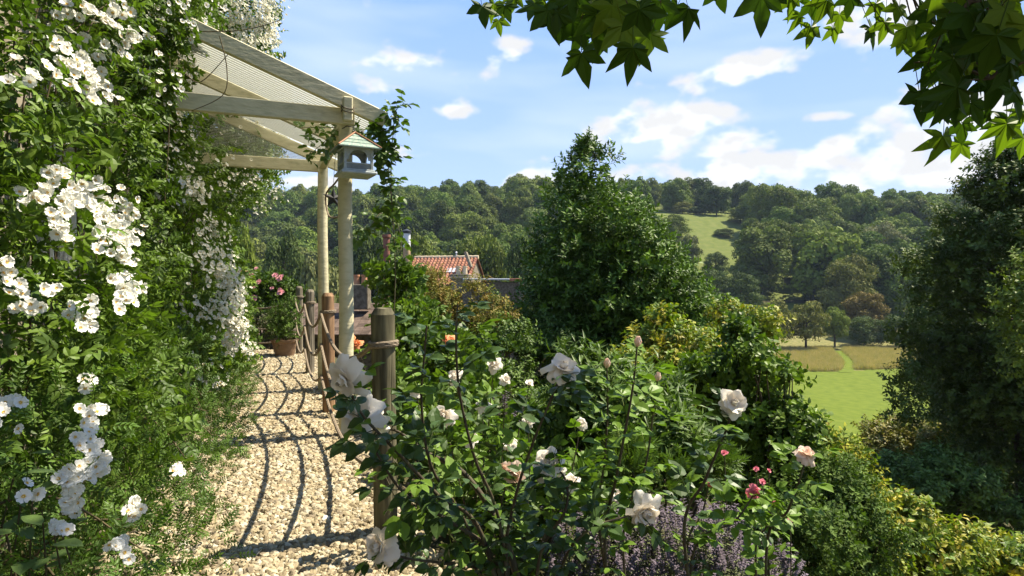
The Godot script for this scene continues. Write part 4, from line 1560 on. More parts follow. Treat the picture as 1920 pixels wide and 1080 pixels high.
	for c in near:
		for k in int(c[3] * 1.6) + 1:
			var p := strike(blobs + foot, c[0] + rng.randfn(0, c[2] * 0.75), c[1] + rng.randfn(0, c[2] * 0.8), inverse)
			if p == Vector3.INF:
				continue
			var out := (-INWARD * 0.7 + Vector3.UP * rnd(-0.1, 0.6) + ball() * 0.45 + Vector3(0, 0, 0.6)).normalized()
			var size := rnd(0.85, 1.2) * clampf(0.0150 * p.distance_to(inverse * Vector3(0, EYE, 0)), 0.021, 0.038)
			var placed := Transform3D(inverse.basis * frame(out, ball(), size), p)
			if made < 300:
				part(o, "flower", flowers[k % 4], placed)
				made += 1
			else:
				more.push_back(placed)
				white.push_back(Color.WHITE)

	many(o, "blossom", flowers[0], more, white)

	# 2: feathery growth spilling over the edge of the path
	o = thing("feathery_shrub", "low feathery green shrub spilling over the left edge of the gravel path", "shrub")
	o.transform = beside_path()
	blobs = foot
	rng.seed = 306
	foliage(o, "leaves", feather, 15000, blobs, 0.055, 0.10, [Color(0.045, 0.10, 0.020), Color(0.065, 0.14, 0.026), Color(0.09, 0.18, 0.032)], 0.35, 0.5, 0.7, 0.02)
	s = Shape.new()
	for k in 40:
		var z0 := rnd(-4.0, 3.8)
		s.tube(bend(PackedVector3Array([Vector3(1.55, 0, z0), Vector3(1.2, rnd(0.4, 0.7), z0 + rnd(-0.2, 0.2)), Vector3(rnd(0.85, 1.1), rnd(0.1, 0.5), z0 + rnd(-0.3, 0.3))]), 5), radii(11, 0.006, 0.002), 4, Color.WHITE)
	part(o, "stems", s.mesh(stem))
	# broad leaved seedlings at its foot
	o = thing("broad_leaved_plant", "few broad pale green leaves at the bottom left corner", "plant", local(1.05, 0.0, -3.15))
	var bl := Shape.new()
	bl.leaf(Vector3.ZERO, Vector3(0, 0.25, -1).normalized(), Vector3.UP, 1.0, 0.62, 0.15, 0.2, Color.WHITE, true)
	var blade := bl.mesh(leafy(0.09, 0.165, 0.055, 0.4, 0.5, 0.5))
	for k in 22:
		var a := k * 2.4
		var p := spot(rnd(10, 120), rnd(850, 1075), 1.35 + rnd(-0.12, 0.12)) - o.position
		part(o, "leaf", blade, Transform3D(Basis.from_euler(Vector3(rnd(-0.5, 0.2), a, 0)).scaled_local(Vector3.ONE * rnd(0.045, 0.075)), p))
	s = Shape.new()
	for k in 6:
		s.tube(PackedVector3Array([Vector3(0.1 * k - 0.3, -0.02, 0), spot(20 + k * 18, 900 + 20 * k, 1.35) - o.position]), radii(2, 0.004, 0.002), 4, grey(1.5))
	part(o, "stem", s.mesh(stem))

	# 3: the small flowered rambler further along, inside and beyond the pergola
	o = thing("rambling_rose", "rambling rose with sprays of tiny white flowers beyond the pergola", "rose")
	o.transform = beside_path()
	rng.seed = 307
	blobs = []
	z = 0.6
	while z < 6.4:
		var y := 0.5
		while y < 4.6:
			var bulge := 0.36 + 0.30 * lump.get_noise_2d(z * 1.3 + 9.0, y * 1.3) + (0.16 if y < 1.4 else 0.0)
			if z > 2.35 and y > 2.3:
				bulge += 0.55
			elif y > 2.4 and y < 3.5 and z < 2.4:
				bulge = -1.0
			if bulge > 0.0:
				blobs.push_back([Vector3(1.66 - bulge, y + rnd(-0.1, 0.1), z), Vector3(0.30, 0.28, 0.30)])
				if bulge > 0.6:
					blobs.push_back([Vector3(1.66 - bulge * 0.5, y + rnd(-0.1, 0.1), z), Vector3(0.32, 0.28, 0.30)])
			y += 0.36
		z += 0.36
	foliage(o, "leaves", small_spray, 11000, blobs, 0.10, 0.17, green + fresh, 0.4, 0.1, 0.8, 0.05)
	s = Shape.new()
	for k in 30:
		var z0 := rnd(0.8, 6.0)
		var pts := PackedVector3Array([Vector3(1.6, 0, z0), Vector3(rnd(1.2, 1.6), rnd(0.8, 1.6), z0 + rnd(-0.3, 0.3)), Vector3(rnd(0.9, 1.5), rnd(1.8, 2.4), z0 + rnd(-0.4, 0.4))])
		s.tube(bend(pts, 6), radii(13, rnd(0.008, 0.016), 0.004), 5, Color.WHITE)
	part(o, "stems", s.mesh(stem))
	rng.seed = 309
	var where := []
	var tint := PackedColorArray()
	var far := [[400, 470, 36, 150, -0.80], [425, 520, 26, 130, -0.80], [440, 560, 18, 120, -0.78], [445, 610, 12, 110, -0.78], [432, 640, 14, 70, -0.80], [395, 420, 18, 60, -0.86], [375, 365, 16, 50, -1.0], [445, 540, 10, 60, -0.76], [415, 580, 20, 60, -0.8], [380, 590, 20, 30, -0.85], [350, 580, 14, 24, -0.9], [365, 690, 22, 24, -0.82], [405, 720, 14, 24, -0.82], [460, 650, 10, 50, -0.74], [540, 340, 8, 30, -0.36], [345, 320, 16, 30, -1.0], [430, 330, 26, 40, -0.75], [470, 335, 16, 30, -0.65], [440, 30, 40, 330, 0], [490, 40, 30, 260, 0], [512, 70, 16, 120, 0], [385, 15, 30, 160, 0], [470, 85, 22, 100, 0], [505, 15, 20, 140, 0]]
	for c in far:
		for k in c[3]:
			var p := strike(blobs, c[0] + rng.randfn(0, c[2] * 0.5), c[1] + rng.randfn(0, c[2] * 0.75), inverse)
			if p == Vector3.INF:
				continue
			p += ball() * 0.05
			where.push_back(Transform3D(frame(Vector3(-1, 0.4, -0.5) + ball() * 0.8, ball(), rnd(0.026, 0.042)), p))
			tint.push_back(grey(rnd(0.9, 1.0)) * Color(1, 1, 0.94))
	for b in blobs:   # sprays scattered over the upper mass
		var q: Vector3 = b[0]
		if q.z > 2.3 and q.y > 2.6 and rng.randf() < 0.7:
			for k in 30:
				var p := q + ball() * Vector3(0.34, 0.3, 0.34) * rnd(1.0, 1.25)
				where.push_back(Transform3D(frame(ball() + Vector3(-0.6, 0.5, -0.3), ball(), rnd(0.026, 0.044)), p))
				tint.push_back(grey(rnd(0.88, 1.0)) * Color(1, 0.99, 0.92))
	many(o, "blossom", flowers[2], where, tint).set_meta("kind", "stuff")

	# 4: the spray over the near end of the roof
	o = thing("rambling_rose", "white flowering rambler draped over the house end of the pergola roof", "rose")
	o.transform = beside_path()
	rng.seed = 311
	blobs = []
	where = []
	tint = PackedColorArray()
	for c in [[345, 20, 30, -1.1], [310, 50, 28, -1.12], [360, 60, 24, -1.08], [330, 130, 24, -1.15], [330, 200, 20, -1.18], [325, 255, 26, -1.2], [340, 290, 20, -1.2], [370, 15, 30, -1.05], [300, 300, 24, -1.25], [310, 360, 26, -1.2], [285, 160, 30, -1.2], [300, 220, 26, -1.25], [395, 5, 26, -1.0]]:
		var p := inverse * beside(c[0], c[1], c[3])
		var r: float = c[2] / FOCAL * 4.2
		blobs.push_back([p, Vector3(r, r * 1.2, r)])
		for k in 44:
			where.push_back(Transform3D(frame(Vector3(-1, 0.4, -0.6) + ball() * 0.8, ball(), rnd(0.026, 0.042)), p + (ball() + Vector3(-0.5, 0, -0.5)) * r * rnd(0.9, 1.3)))
			tint.push_back(grey(rnd(0.9, 1.0)))
	foliage(o, "leaves", small_spray, 1300, blobs, 0.09, 0.15, green + fresh, 0.4, 0.1, 0.9)
	many(o, "blossom", flowers[1], where, tint).set_meta("kind", "stuff")
	s = Shape.new()
	for c in [[[300, 60], [420, 62], [480, 55], [530, 40]], [[415, 70], [428, 130], [420, 180], [360, 210]], [[300, 0], [320, 90], [320, 230], [310, 380]], [[350, 140], [380, 155], [430, 105]]]:
		var pts := PackedVector3Array()
		for q in c:
			pts.push_back(inverse * spot(q[0], q[1], 4.05))
		s.tube(bend(pts, 8), radii((c.size() - 1) * 8 + 1, 0.004, 0.0025), 5, Color.WHITE)
	part(o, "stems", s.mesh(stem))


# --- shrubs and perennials on the bank ---------------------------------------------------------------------------------------------------

# boxes: [px, py, half width px, half height px, depth, half depth m]
func shrub(called: String, label: String, category: String, boxes: Array, spray: Mesh, count: int, s0: float, s1: float, cols: Array, stem: Material, lumps := 10, up := 0.5, wild := 0.7, limbs := 99) -> Node3D:
	var b0: Array = boxes[0]
	var base := spot(b0[0], b0[1], b0[4])
	base.y = height(base.x, b0[4])
	var o := thing(called, label, category, base)
	rng.seed = int(b0[0] * 31 + b0[1] * 17 + count)
	var blobs := []
	var ends := []
	for b in boxes:
		var c := spot(b[0], b[1], b[4]) - base
		var rx: float = b[2] / FOCAL * b[4]
		var ry: float = b[3] / FOCAL * b[4]
		for k in lumps:
			var o2 := ball() * pow(rng.randf(), 0.4)
			var r := minf(rx, ry) * rnd(0.25, 0.5)
			var p := c + Vector3(o2.x * (rx - r * 0.5), o2.y * (ry - r * 0.5), o2.z * (float(b[5]) - r * 0.3))
			blobs.push_back([p, Vector3(r, r * rnd(0.7, 1.0), r)])
			if k % 2 == 0:
				ends.push_back(p)
	foliage(o, "leaves", spray, count, blobs, s0, s1, cols, 0.4, up, wild)
	part(o, "stems", limb_mesh(stem, Vector3(0, -0.1, 0), ends.slice(0, limbs), 0.012 + 0.0015 * float(b0[4])))
	return o


func build_shrubs() -> void:
	rng.seed = 401
	var lf := leafy(1, 1, 1, 0.42, 0.6, 0.45)
	var dull := leafy(1, 1, 1, 0.6, 0.5, 0.35)
	var stem := textured(paint(1, 1, 1, 0.85, 0.25), noise_texture(128, 0.04, [[0.0, lin(0.05, 0.04, 0.025)], [1.0, lin(0.14, 0.11, 0.07)]], 92), 3.0)
	var oval := spray_twig(lf, 8, 0.34, 0.22, false, 0.85, 0.25)
	var ovalfine := spray_twig(lf, 7, 0.36, 0.28, true, 0.85, 0.3)
	var lance := spray_twig(lf, 9, 0.46, 0.11, false, 0.75, 0.35)
	var rosy := spray_pinnate(lf, 2, 0.40, 0.26, true, 0.2)
	var tiny := spray_twig(dull, 11, 0.22, 0.13, false, 0.8, 0.15)
	var feather := spray_pinnate(lf, 7, 0.28, 0.07, false, 0.1)
	var g1 := [Color(0.095, 0.18, 0.026), Color(0.145, 0.26, 0.034), Color(0.065, 0.13, 0.022)]
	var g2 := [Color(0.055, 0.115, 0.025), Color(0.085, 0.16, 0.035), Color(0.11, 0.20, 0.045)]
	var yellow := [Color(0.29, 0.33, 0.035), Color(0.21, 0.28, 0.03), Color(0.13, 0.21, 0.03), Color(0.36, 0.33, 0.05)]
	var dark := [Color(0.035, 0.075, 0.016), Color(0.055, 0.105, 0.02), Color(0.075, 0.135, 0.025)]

	shrub("hazel_shrub", "tall leafy shrub with rounded leaves standing left of the mown lawn", "shrub", [[1415, 770, 90, 75, 6.2, 0.8], [1345, 710, 72, 70, 6.6, 0.7], [1415, 665, 40, 32, 6.0, 0.4], [1490, 815, 38, 46, 6.0, 0.4], [1400, 870, 120, 90, 6.2, 0.7], [1480, 705, 20, 18, 6.0, 0.3], [1385, 632, 22, 22, 6.3, 0.3]], ovalfine, 3000, 0.11, 0.20, g1, stem, 14)
	shrub("leafy_bush", "light green bush between the evergreen tree and the rounded-leaf shrub", "shrub", [[1290, 640, 100, 60, 8.6, 0.9], [1200, 690, 80, 60, 8.2, 0.7], [1390, 610, 70, 40, 9.0, 0.8], [1300, 740, 120, 80, 8.3, 0.8]], oval, 3200, 0.16, 0.26, g1 + yellow, stem, 12)
	shrub("peony_clump", "clump of lush narrow green leaves right of the large creamy rose", "perennial", [[1150, 770, 90, 90, 4.2, 0.4], [1100, 720, 50, 50, 4.2, 0.3], [1200, 850, 80, 80, 4.0, 0.4], [1230, 780, 60, 70, 4.4, 0.4]], lance, 1500, 0.16, 0.26, g2, stem, 10, 0.8)
	shrub("feathery_perennial", "bank of fine cut foliage below the narrow leaved clump", "perennial", [[1230, 890, 80, 60, 3.7, 0.35], [1300, 850, 60, 60, 4.0, 0.35], [1160, 880, 60, 60, 3.6, 0.3]], feather, 1300, 0.10, 0.17, g2, stem, 8, 0.6)
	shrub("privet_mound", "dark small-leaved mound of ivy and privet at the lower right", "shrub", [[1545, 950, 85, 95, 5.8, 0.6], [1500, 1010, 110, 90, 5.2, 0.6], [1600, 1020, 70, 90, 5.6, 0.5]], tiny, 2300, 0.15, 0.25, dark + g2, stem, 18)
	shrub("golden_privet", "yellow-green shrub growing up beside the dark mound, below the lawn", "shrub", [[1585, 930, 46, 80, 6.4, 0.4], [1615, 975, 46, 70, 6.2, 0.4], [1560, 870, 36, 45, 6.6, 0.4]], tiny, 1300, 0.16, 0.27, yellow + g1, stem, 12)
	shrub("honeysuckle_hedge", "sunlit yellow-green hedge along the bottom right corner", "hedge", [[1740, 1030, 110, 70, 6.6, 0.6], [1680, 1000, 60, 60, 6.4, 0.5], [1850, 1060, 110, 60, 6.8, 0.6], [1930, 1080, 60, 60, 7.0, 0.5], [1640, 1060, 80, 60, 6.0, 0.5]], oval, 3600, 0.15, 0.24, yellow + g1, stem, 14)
	shrub("olive_shrub", "olive and yellow tinted shrub at the near edge of the mown lawn", "shrub", [[1680, 830, 55, 50, 17.0, 0.8], [1740, 830, 45, 40, 17.0, 0.7], [1640, 860, 40, 50, 17.0, 0.7]], oval, 1500, 0.22, 0.36, [Color(0.15, 0.17, 0.035), Color(0.20, 0.20, 0.045), Color(0.10, 0.13, 0.03)], stem, 10)
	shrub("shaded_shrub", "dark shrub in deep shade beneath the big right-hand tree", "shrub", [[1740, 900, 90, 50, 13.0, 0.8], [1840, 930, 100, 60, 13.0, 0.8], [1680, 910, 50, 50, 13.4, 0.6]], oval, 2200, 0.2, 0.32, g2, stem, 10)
	shrub("dogwood", "layered variegated cream and green shrub in front of the outbuilding", "shrub", [[850, 560, 80, 34, 11.0, 0.7], [900, 590, 70, 24, 10.6, 0.6], [800, 530, 60, 30, 11.4, 0.6], [800, 600, 80, 50, 11.0, 0.6], [860, 640, 90, 60, 11.2, 0.6]], tiny, 3200, 0.18, 0.28, [Color(0.17, 0.19, 0.055), Color(0.26, 0.25, 0.10), Color(0.11, 0.15, 0.03), Color(0.22, 0.17, 0.05)], stem, 12, 0.2)
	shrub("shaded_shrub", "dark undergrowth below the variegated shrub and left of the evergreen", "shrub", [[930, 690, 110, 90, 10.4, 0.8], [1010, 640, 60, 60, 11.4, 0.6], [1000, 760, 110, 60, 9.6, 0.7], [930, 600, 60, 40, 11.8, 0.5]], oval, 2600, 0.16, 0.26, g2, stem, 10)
	shrub("rose_thicket", "tangled green rose thicket behind the nearest rope post", "rose", [[770, 620, 60, 70, 6.4, 0.4], [800, 690, 90, 70, 5.8, 0.5], [880, 700, 70, 60, 5.4, 0.4], [740, 540, 50, 50, 7.0, 0.4], [770, 760, 90, 70, 5.0, 0.4], [880, 790, 80, 60, 4.6, 0.4]], rosy, 2100, 0.11, 0.18, g2 + g1, stem, 10)
	shrub("bank_planting", "leafy green plants low on the bank just beyond the rope fence", "perennial", [[830, 850, 100, 60, 3.9, 0.35], [960, 850, 110, 70, 3.9, 0.4], [1060, 800, 80, 60, 4.4, 0.4], [900, 960, 130, 70, 3.2, 0.3], [1050, 940, 120, 70, 3.2, 0.3]], rosy, 1700, 0.09, 0.15, g2, stem, 10)

	# catmint in flower
	var s := Shape.new()
	rng.seed = 420
	s.tube(PackedVector3Array([Vector3.ZERO, Vector3(0.03, 0.5, 0), Vector3(0, 1, 0.04)]), radii(3, 0.012, 0.006), 4, Color(0.10, 0.13, 0.07))
	for k in 8:
		var y := 0.40 + k * 0.075
		for j in 7:
			var a := rnd(0, TAU)
			s.leaf(Vector3(0, y, 0), (Vector3(cos(a), rnd(0.1, 0.7), sin(a))).normalized(), Vector3.UP, rnd(0.07, 0.11), 0.055, 0.2, 0.3, Color(0.16, 0.15, 0.215) * rnd(0.7, 1.2))
	for k in 10:
		var y := 0.04 + k * 0.04
		var a := k * 1.57
		s.leaf(Vector3(0, y, 0), Vector3(cos(a), 0.4, sin(a)).normalized(), Vector3.UP, 0.13, 0.075, 0.2, 0.3, Color(0.12, 0.16, 0.085))
	var mint_stem := s.mesh(leafy(1, 1, 1, 0.7, 0.4, 0.3))
	var k2 := 0
	for c in [["catmint", "hazy lilac catmint in flower below the front roses", 1290, 1010, 105, 85, 3.0, 0.36], ["catmint", "smaller patch of lilac catmint between the front rose stems", 1100, 1010, 70, 70, 2.9, 0.28], ["catmint", "lilac catmint tuft behind the nearest rope post", 960, 770, 40, 50, 4.6, 0.25], ["catmint", "lilac catmint on the bank at the bottom right of the rose bed", 1420, 1060, 70, 60, 3.4, 0.3]]:
		var base := spot(c[2], c[3], c[6])
		base.y = height(base.x, c[6])
		var o := thing(c[0], c[1], "perennial", base, "catmint clumps on the bank")
		rng.seed = 421 + k2
		k2 += 1
		var where := []
		var tint := PackedColorArray()
		for i in [300, 150, 80, 150][k2 - 1]:
			var p := spot(c[2] + rnd(-1, 1) * c[4], c[3] + rnd(-0.6, 1) * c[5], c[6] + rnd(-1, 1) * c[7]) - base
			var size := rnd(0.13, 0.22)
			where.push_back(Transform3D(frame(Vector3.UP + ball() * 0.45, ball(), size), p - Vector3.UP * size * 0.6))
			tint.push_back(grey(rnd(0.8, 1.15)))
		many(o, "flower_spikes", mint_stem, where, tint).set_meta("kind", "stuff")
		part(o, "stems", limb_mesh(stem, Vector3.ZERO, [where[0].origin, where[3].origin, where[7].origin, where[12].origin], 0.006))

	# pot and pink roses at the end of the path
	var clay := textured(paint(1, 1, 1, 0.9, 0.2), noise_texture(128, 0.03, [[0.0, lin(0.14, 0.085, 0.05)], [1.0, lin(0.28, 0.19, 0.12)]], 93), 3.0)
	var pot := thing("plant_pot", "brown earthenware pot with a leafy plant at the end of the path", "plant pot", Vector3((533.0 - 960.0) / FOCAL * 9.75, 0.012, -9.75))
	s = Shape.new()
	s.lathe(PackedVector2Array([Vector2(0.0, 0.0), Vector2(0.14, 0.0), Vector2(0.19, 0.22), Vector2(0.205, 0.24), Vector2(0.215, 0.28), Vector2(0.185, 0.28), Vector2(0.17, 0.22), Vector2(0.0, 0.22)]), 24, Color.WHITE)
	part(pot, "pot", s.mesh(clay))
	rng.seed = 430
	foliage(pot, "leaves", tiny, 420, [[Vector3(0, 0.42, 0), Vector3(0.26, 0.18, 0.26)], [Vector3(-0.05, 0.62, 0), Vector3(0.2, 0.2, 0.2)], [Vector3(0.1, 0.75, 0), Vector3(0.14, 0.16, 0.14)]], 0.10, 0.17, g2, 0.5, 0.7, 0.6)
	part(pot, "stems", limb_mesh(stem, Vector3(0, 0.2, 0), [Vector3(-0.1, 0.6, 0), Vector3(0.1, 0.75, 0), Vector3(0.15, 0.5, 0.1), Vector3(-0.15, 0.45, -0.1)], 0.008))
	shrub("catmint_edging", "grey-green low planting under the ropes at the end of the path", "perennial", [[490, 610, 55, 34, 11.4, 0.5], [450, 630, 30, 26, 11.0, 0.4]], tiny, 900, 0.13, 0.2, [Color(0.11, 0.14, 0.07), Color(0.16, 0.17, 0.14), Color(0.08, 0.12, 0.05)], stem, 8)
	var pinks := shrub("pink_rose_bush", "bush of pink roses beyond the rope at the end of the path", "rose", [[495, 555, 62, 45, 11.9, 0.6], [470, 530, 40, 26, 12.0, 0.4], [540, 560, 30, 30, 11.9, 0.4]], rosy, 900, 0.12, 0.18, dark + g2, stem, 10)
	var pink := paint(0.78, 0.42, 0.44, 0.6, 0.3)
	pink.backlight_enabled = true
	pink.backlight = lin(0.5, 0.45, 0.45)
	rng.seed = 432
	for c in [[458, 513, 17], [470, 518, 16], [485, 529, 12], [468, 522, 13], [516, 516, 12], [524, 522, 12], [527, 518, 10], [526, 547, 15], [476, 558, 13], [452, 525, 13], [480, 503, 8], [475, 540, 9], [510, 540, 8], [448, 545, 9]]:
		rose_bloom(pinks, spot(c[0], c[1], 11.5), Vector3(0.1, 0.6, 0.8), c[2] / FOCAL * 11.5 * 0.62, pink, 2)


# --- the rose bed in front ------------------------------------------------------------------------------------------------------------------------

var petals := {}


# one cupped petal of unit length growing along +y, its outside towards +z
func petal_mesh(m: Material, curl: float, wide: float, seed_: int) -> ArrayMesh:
	rng.seed = seed_
	var grid := []
	var wave := rnd(0, TAU)
	var tinge := Color(1.0, 1.0, 0.98).lerp(Color(1.0, 0.94, 0.87), rng.randf())   # no two petals are quite the same cream
	for i in 8:
		var v := i / 7.0
		var row := []
		var w := wide * (0.14 + 1.30 * sqrt(v) * (1.0 - 0.60 * v * v * v)) * 0.60
		for j in 7:
			var u := j / 3.0 - 1.0
			var z := 0.05 * v * v * sin(u * 4.5 + wave) + 0.34 * sin(v * 1.9) + curl * v * v * v - 0.26 * u * u * (0.4 + 0.6 * v) + maxf(0.0, curl) * 0.35 * u * u * v * v * v
			var y := v * (1.0 - 0.22 * u * u * v) + 0.03 * rnd(-1, 1) * v
			row.push_back(Vector3(u * w, y - 0.25 * maxf(curl, 0.0) * v * v * v, z + 0.035 * rnd(-1, 1) * v))
		grid.push_back(row)
	var t := SurfaceTool.new()
	t.begin(Mesh.PRIMITIVE_TRIANGLES)
	t.set_smooth_group(0)
	for i in 7:
		for j in 6:
			for q in [grid[i][j], grid[i + 1][j + 1], grid[i][j + 1], grid[i][j], grid[i + 1][j], grid[i + 1][j + 1]]:
				t.set_color(tinge)
				t.add_vertex(q)
	t.index()
	t.generate_normals()
	var out := t.commit()
	out.surface_set_material(0, m)
	return out


# a full bloom: rings of petals round a short receptacle; size is its radius
func rose_bloom(owner_: Node3D, at: Vector3, face: Vector3, size: float, m: StandardMaterial3D, detail := 3) -> void:
	if not petals.has(m):
		var keep := rng.seed
		var kept := rng.state
		petals[m] = [petal_mesh(m, -0.25, 0.8, 501), petal_mesh(m, 0.10, 0.85, 502), petal_mesh(m, 0.45, 0.85, 503), petal_mesh(m, -0.1, 0.72, 504), petal_mesh(m, 0.25, 0.95, 505), petal_mesh(m, 0.7, 0.75, 506)]
		rng.seed = keep
		rng.state = kept
	var g := Shape.new()
	g.lathe(PackedVector2Array([Vector2(0.0, -0.3), Vector2(0.10, -0.22), Vector2(0.12, -0.05), Vector2(0.0, 0.02)]), 8, Color.WHITE)
	for k in 5:
		var a := TAU * k / 5.0
		var f := Vector3(cos(a), -0.5, sin(a)).normalized()
		g.leaf(Vector3(cos(a), 0, sin(a)) * 0.08 + Vector3(0, -0.05, 0), f, Vector3.UP, 0.5, 0.16, 0.2, 0.3, Color.WHITE)
	if sepal == null:
		sepal = g.mesh(leafy(0.10, 0.17, 0.05, 0.6))
	var f := part(owner_, "flower", sepal, Transform3D(frame(face, ball(), size * 0.8), at - owner_.position))
	var rings := [[5, 0.6, 0.2, 0], [6, 0.85, 0.55, 1], [7, 1.0, 1.0, 2], [3, 1.0, 1.4, 2]]
	if detail == 2:
		rings = [[4, 0.6, 0.3, 0], [6, 1.0, 0.95, 1]]
	for r in rings:
		for k in r[0]:
			var turn := Basis(Vector3.UP, TAU * k / r[0] + r[2] * 3.0 + rnd(-0.2, 0.2)) * Basis(Vector3.RIGHT, r[2] + rnd(-0.28, 0.28))
			part(f, "petal", petals[m][r[3] + 3 * (rng.randi() % 2)], Transform3D(turn.scaled_local(Vector3.ONE * r[1] * rnd(0.82, 1.1)), Vector3(0, -0.05, 0)))


var sepal: ArrayMesh
var bud_mesh: ArrayMesh


func rose_bud(owner_: Node3D, at: Vector3, face: Vector3, size: float, m: StandardMaterial3D) -> void:
	rose_bloom_tight(owner_, at, face, size, m)


func rose_bloom_tight(owner_: Node3D, at: Vector3, face: Vector3, size: float, m: StandardMaterial3D) -> void:
	if not petals.has(m):
		petals[m] = [petal_mesh(m, -0.25, 0.8, 501), petal_mesh(m, 0.10, 0.85, 502), petal_mesh(m, 0.45, 0.85, 503), petal_mesh(m, -0.1, 0.72, 504), petal_mesh(m, 0.25, 0.95, 505), petal_mesh(m, 0.7, 0.75, 506)]
	if sepal == null:
		rose_bloom(owner_, at, face, size, m)
		return
	var f := part(owner_, "bud", sepal, Transform3D(frame(face, ball(), size), at - owner_.position))
	for k in 6:
		var turn := Basis(Vector3.UP, TAU * k / 6.0) * Basis(Vector3.RIGHT, 0.1 + 0.06 * (k % 2))
		part(f, "petal", petals[m][0], Transform3D(turn.scaled_local(Vector3(0.8, 1.15, 0.8)), Vector3(0, -0.05, 0)))


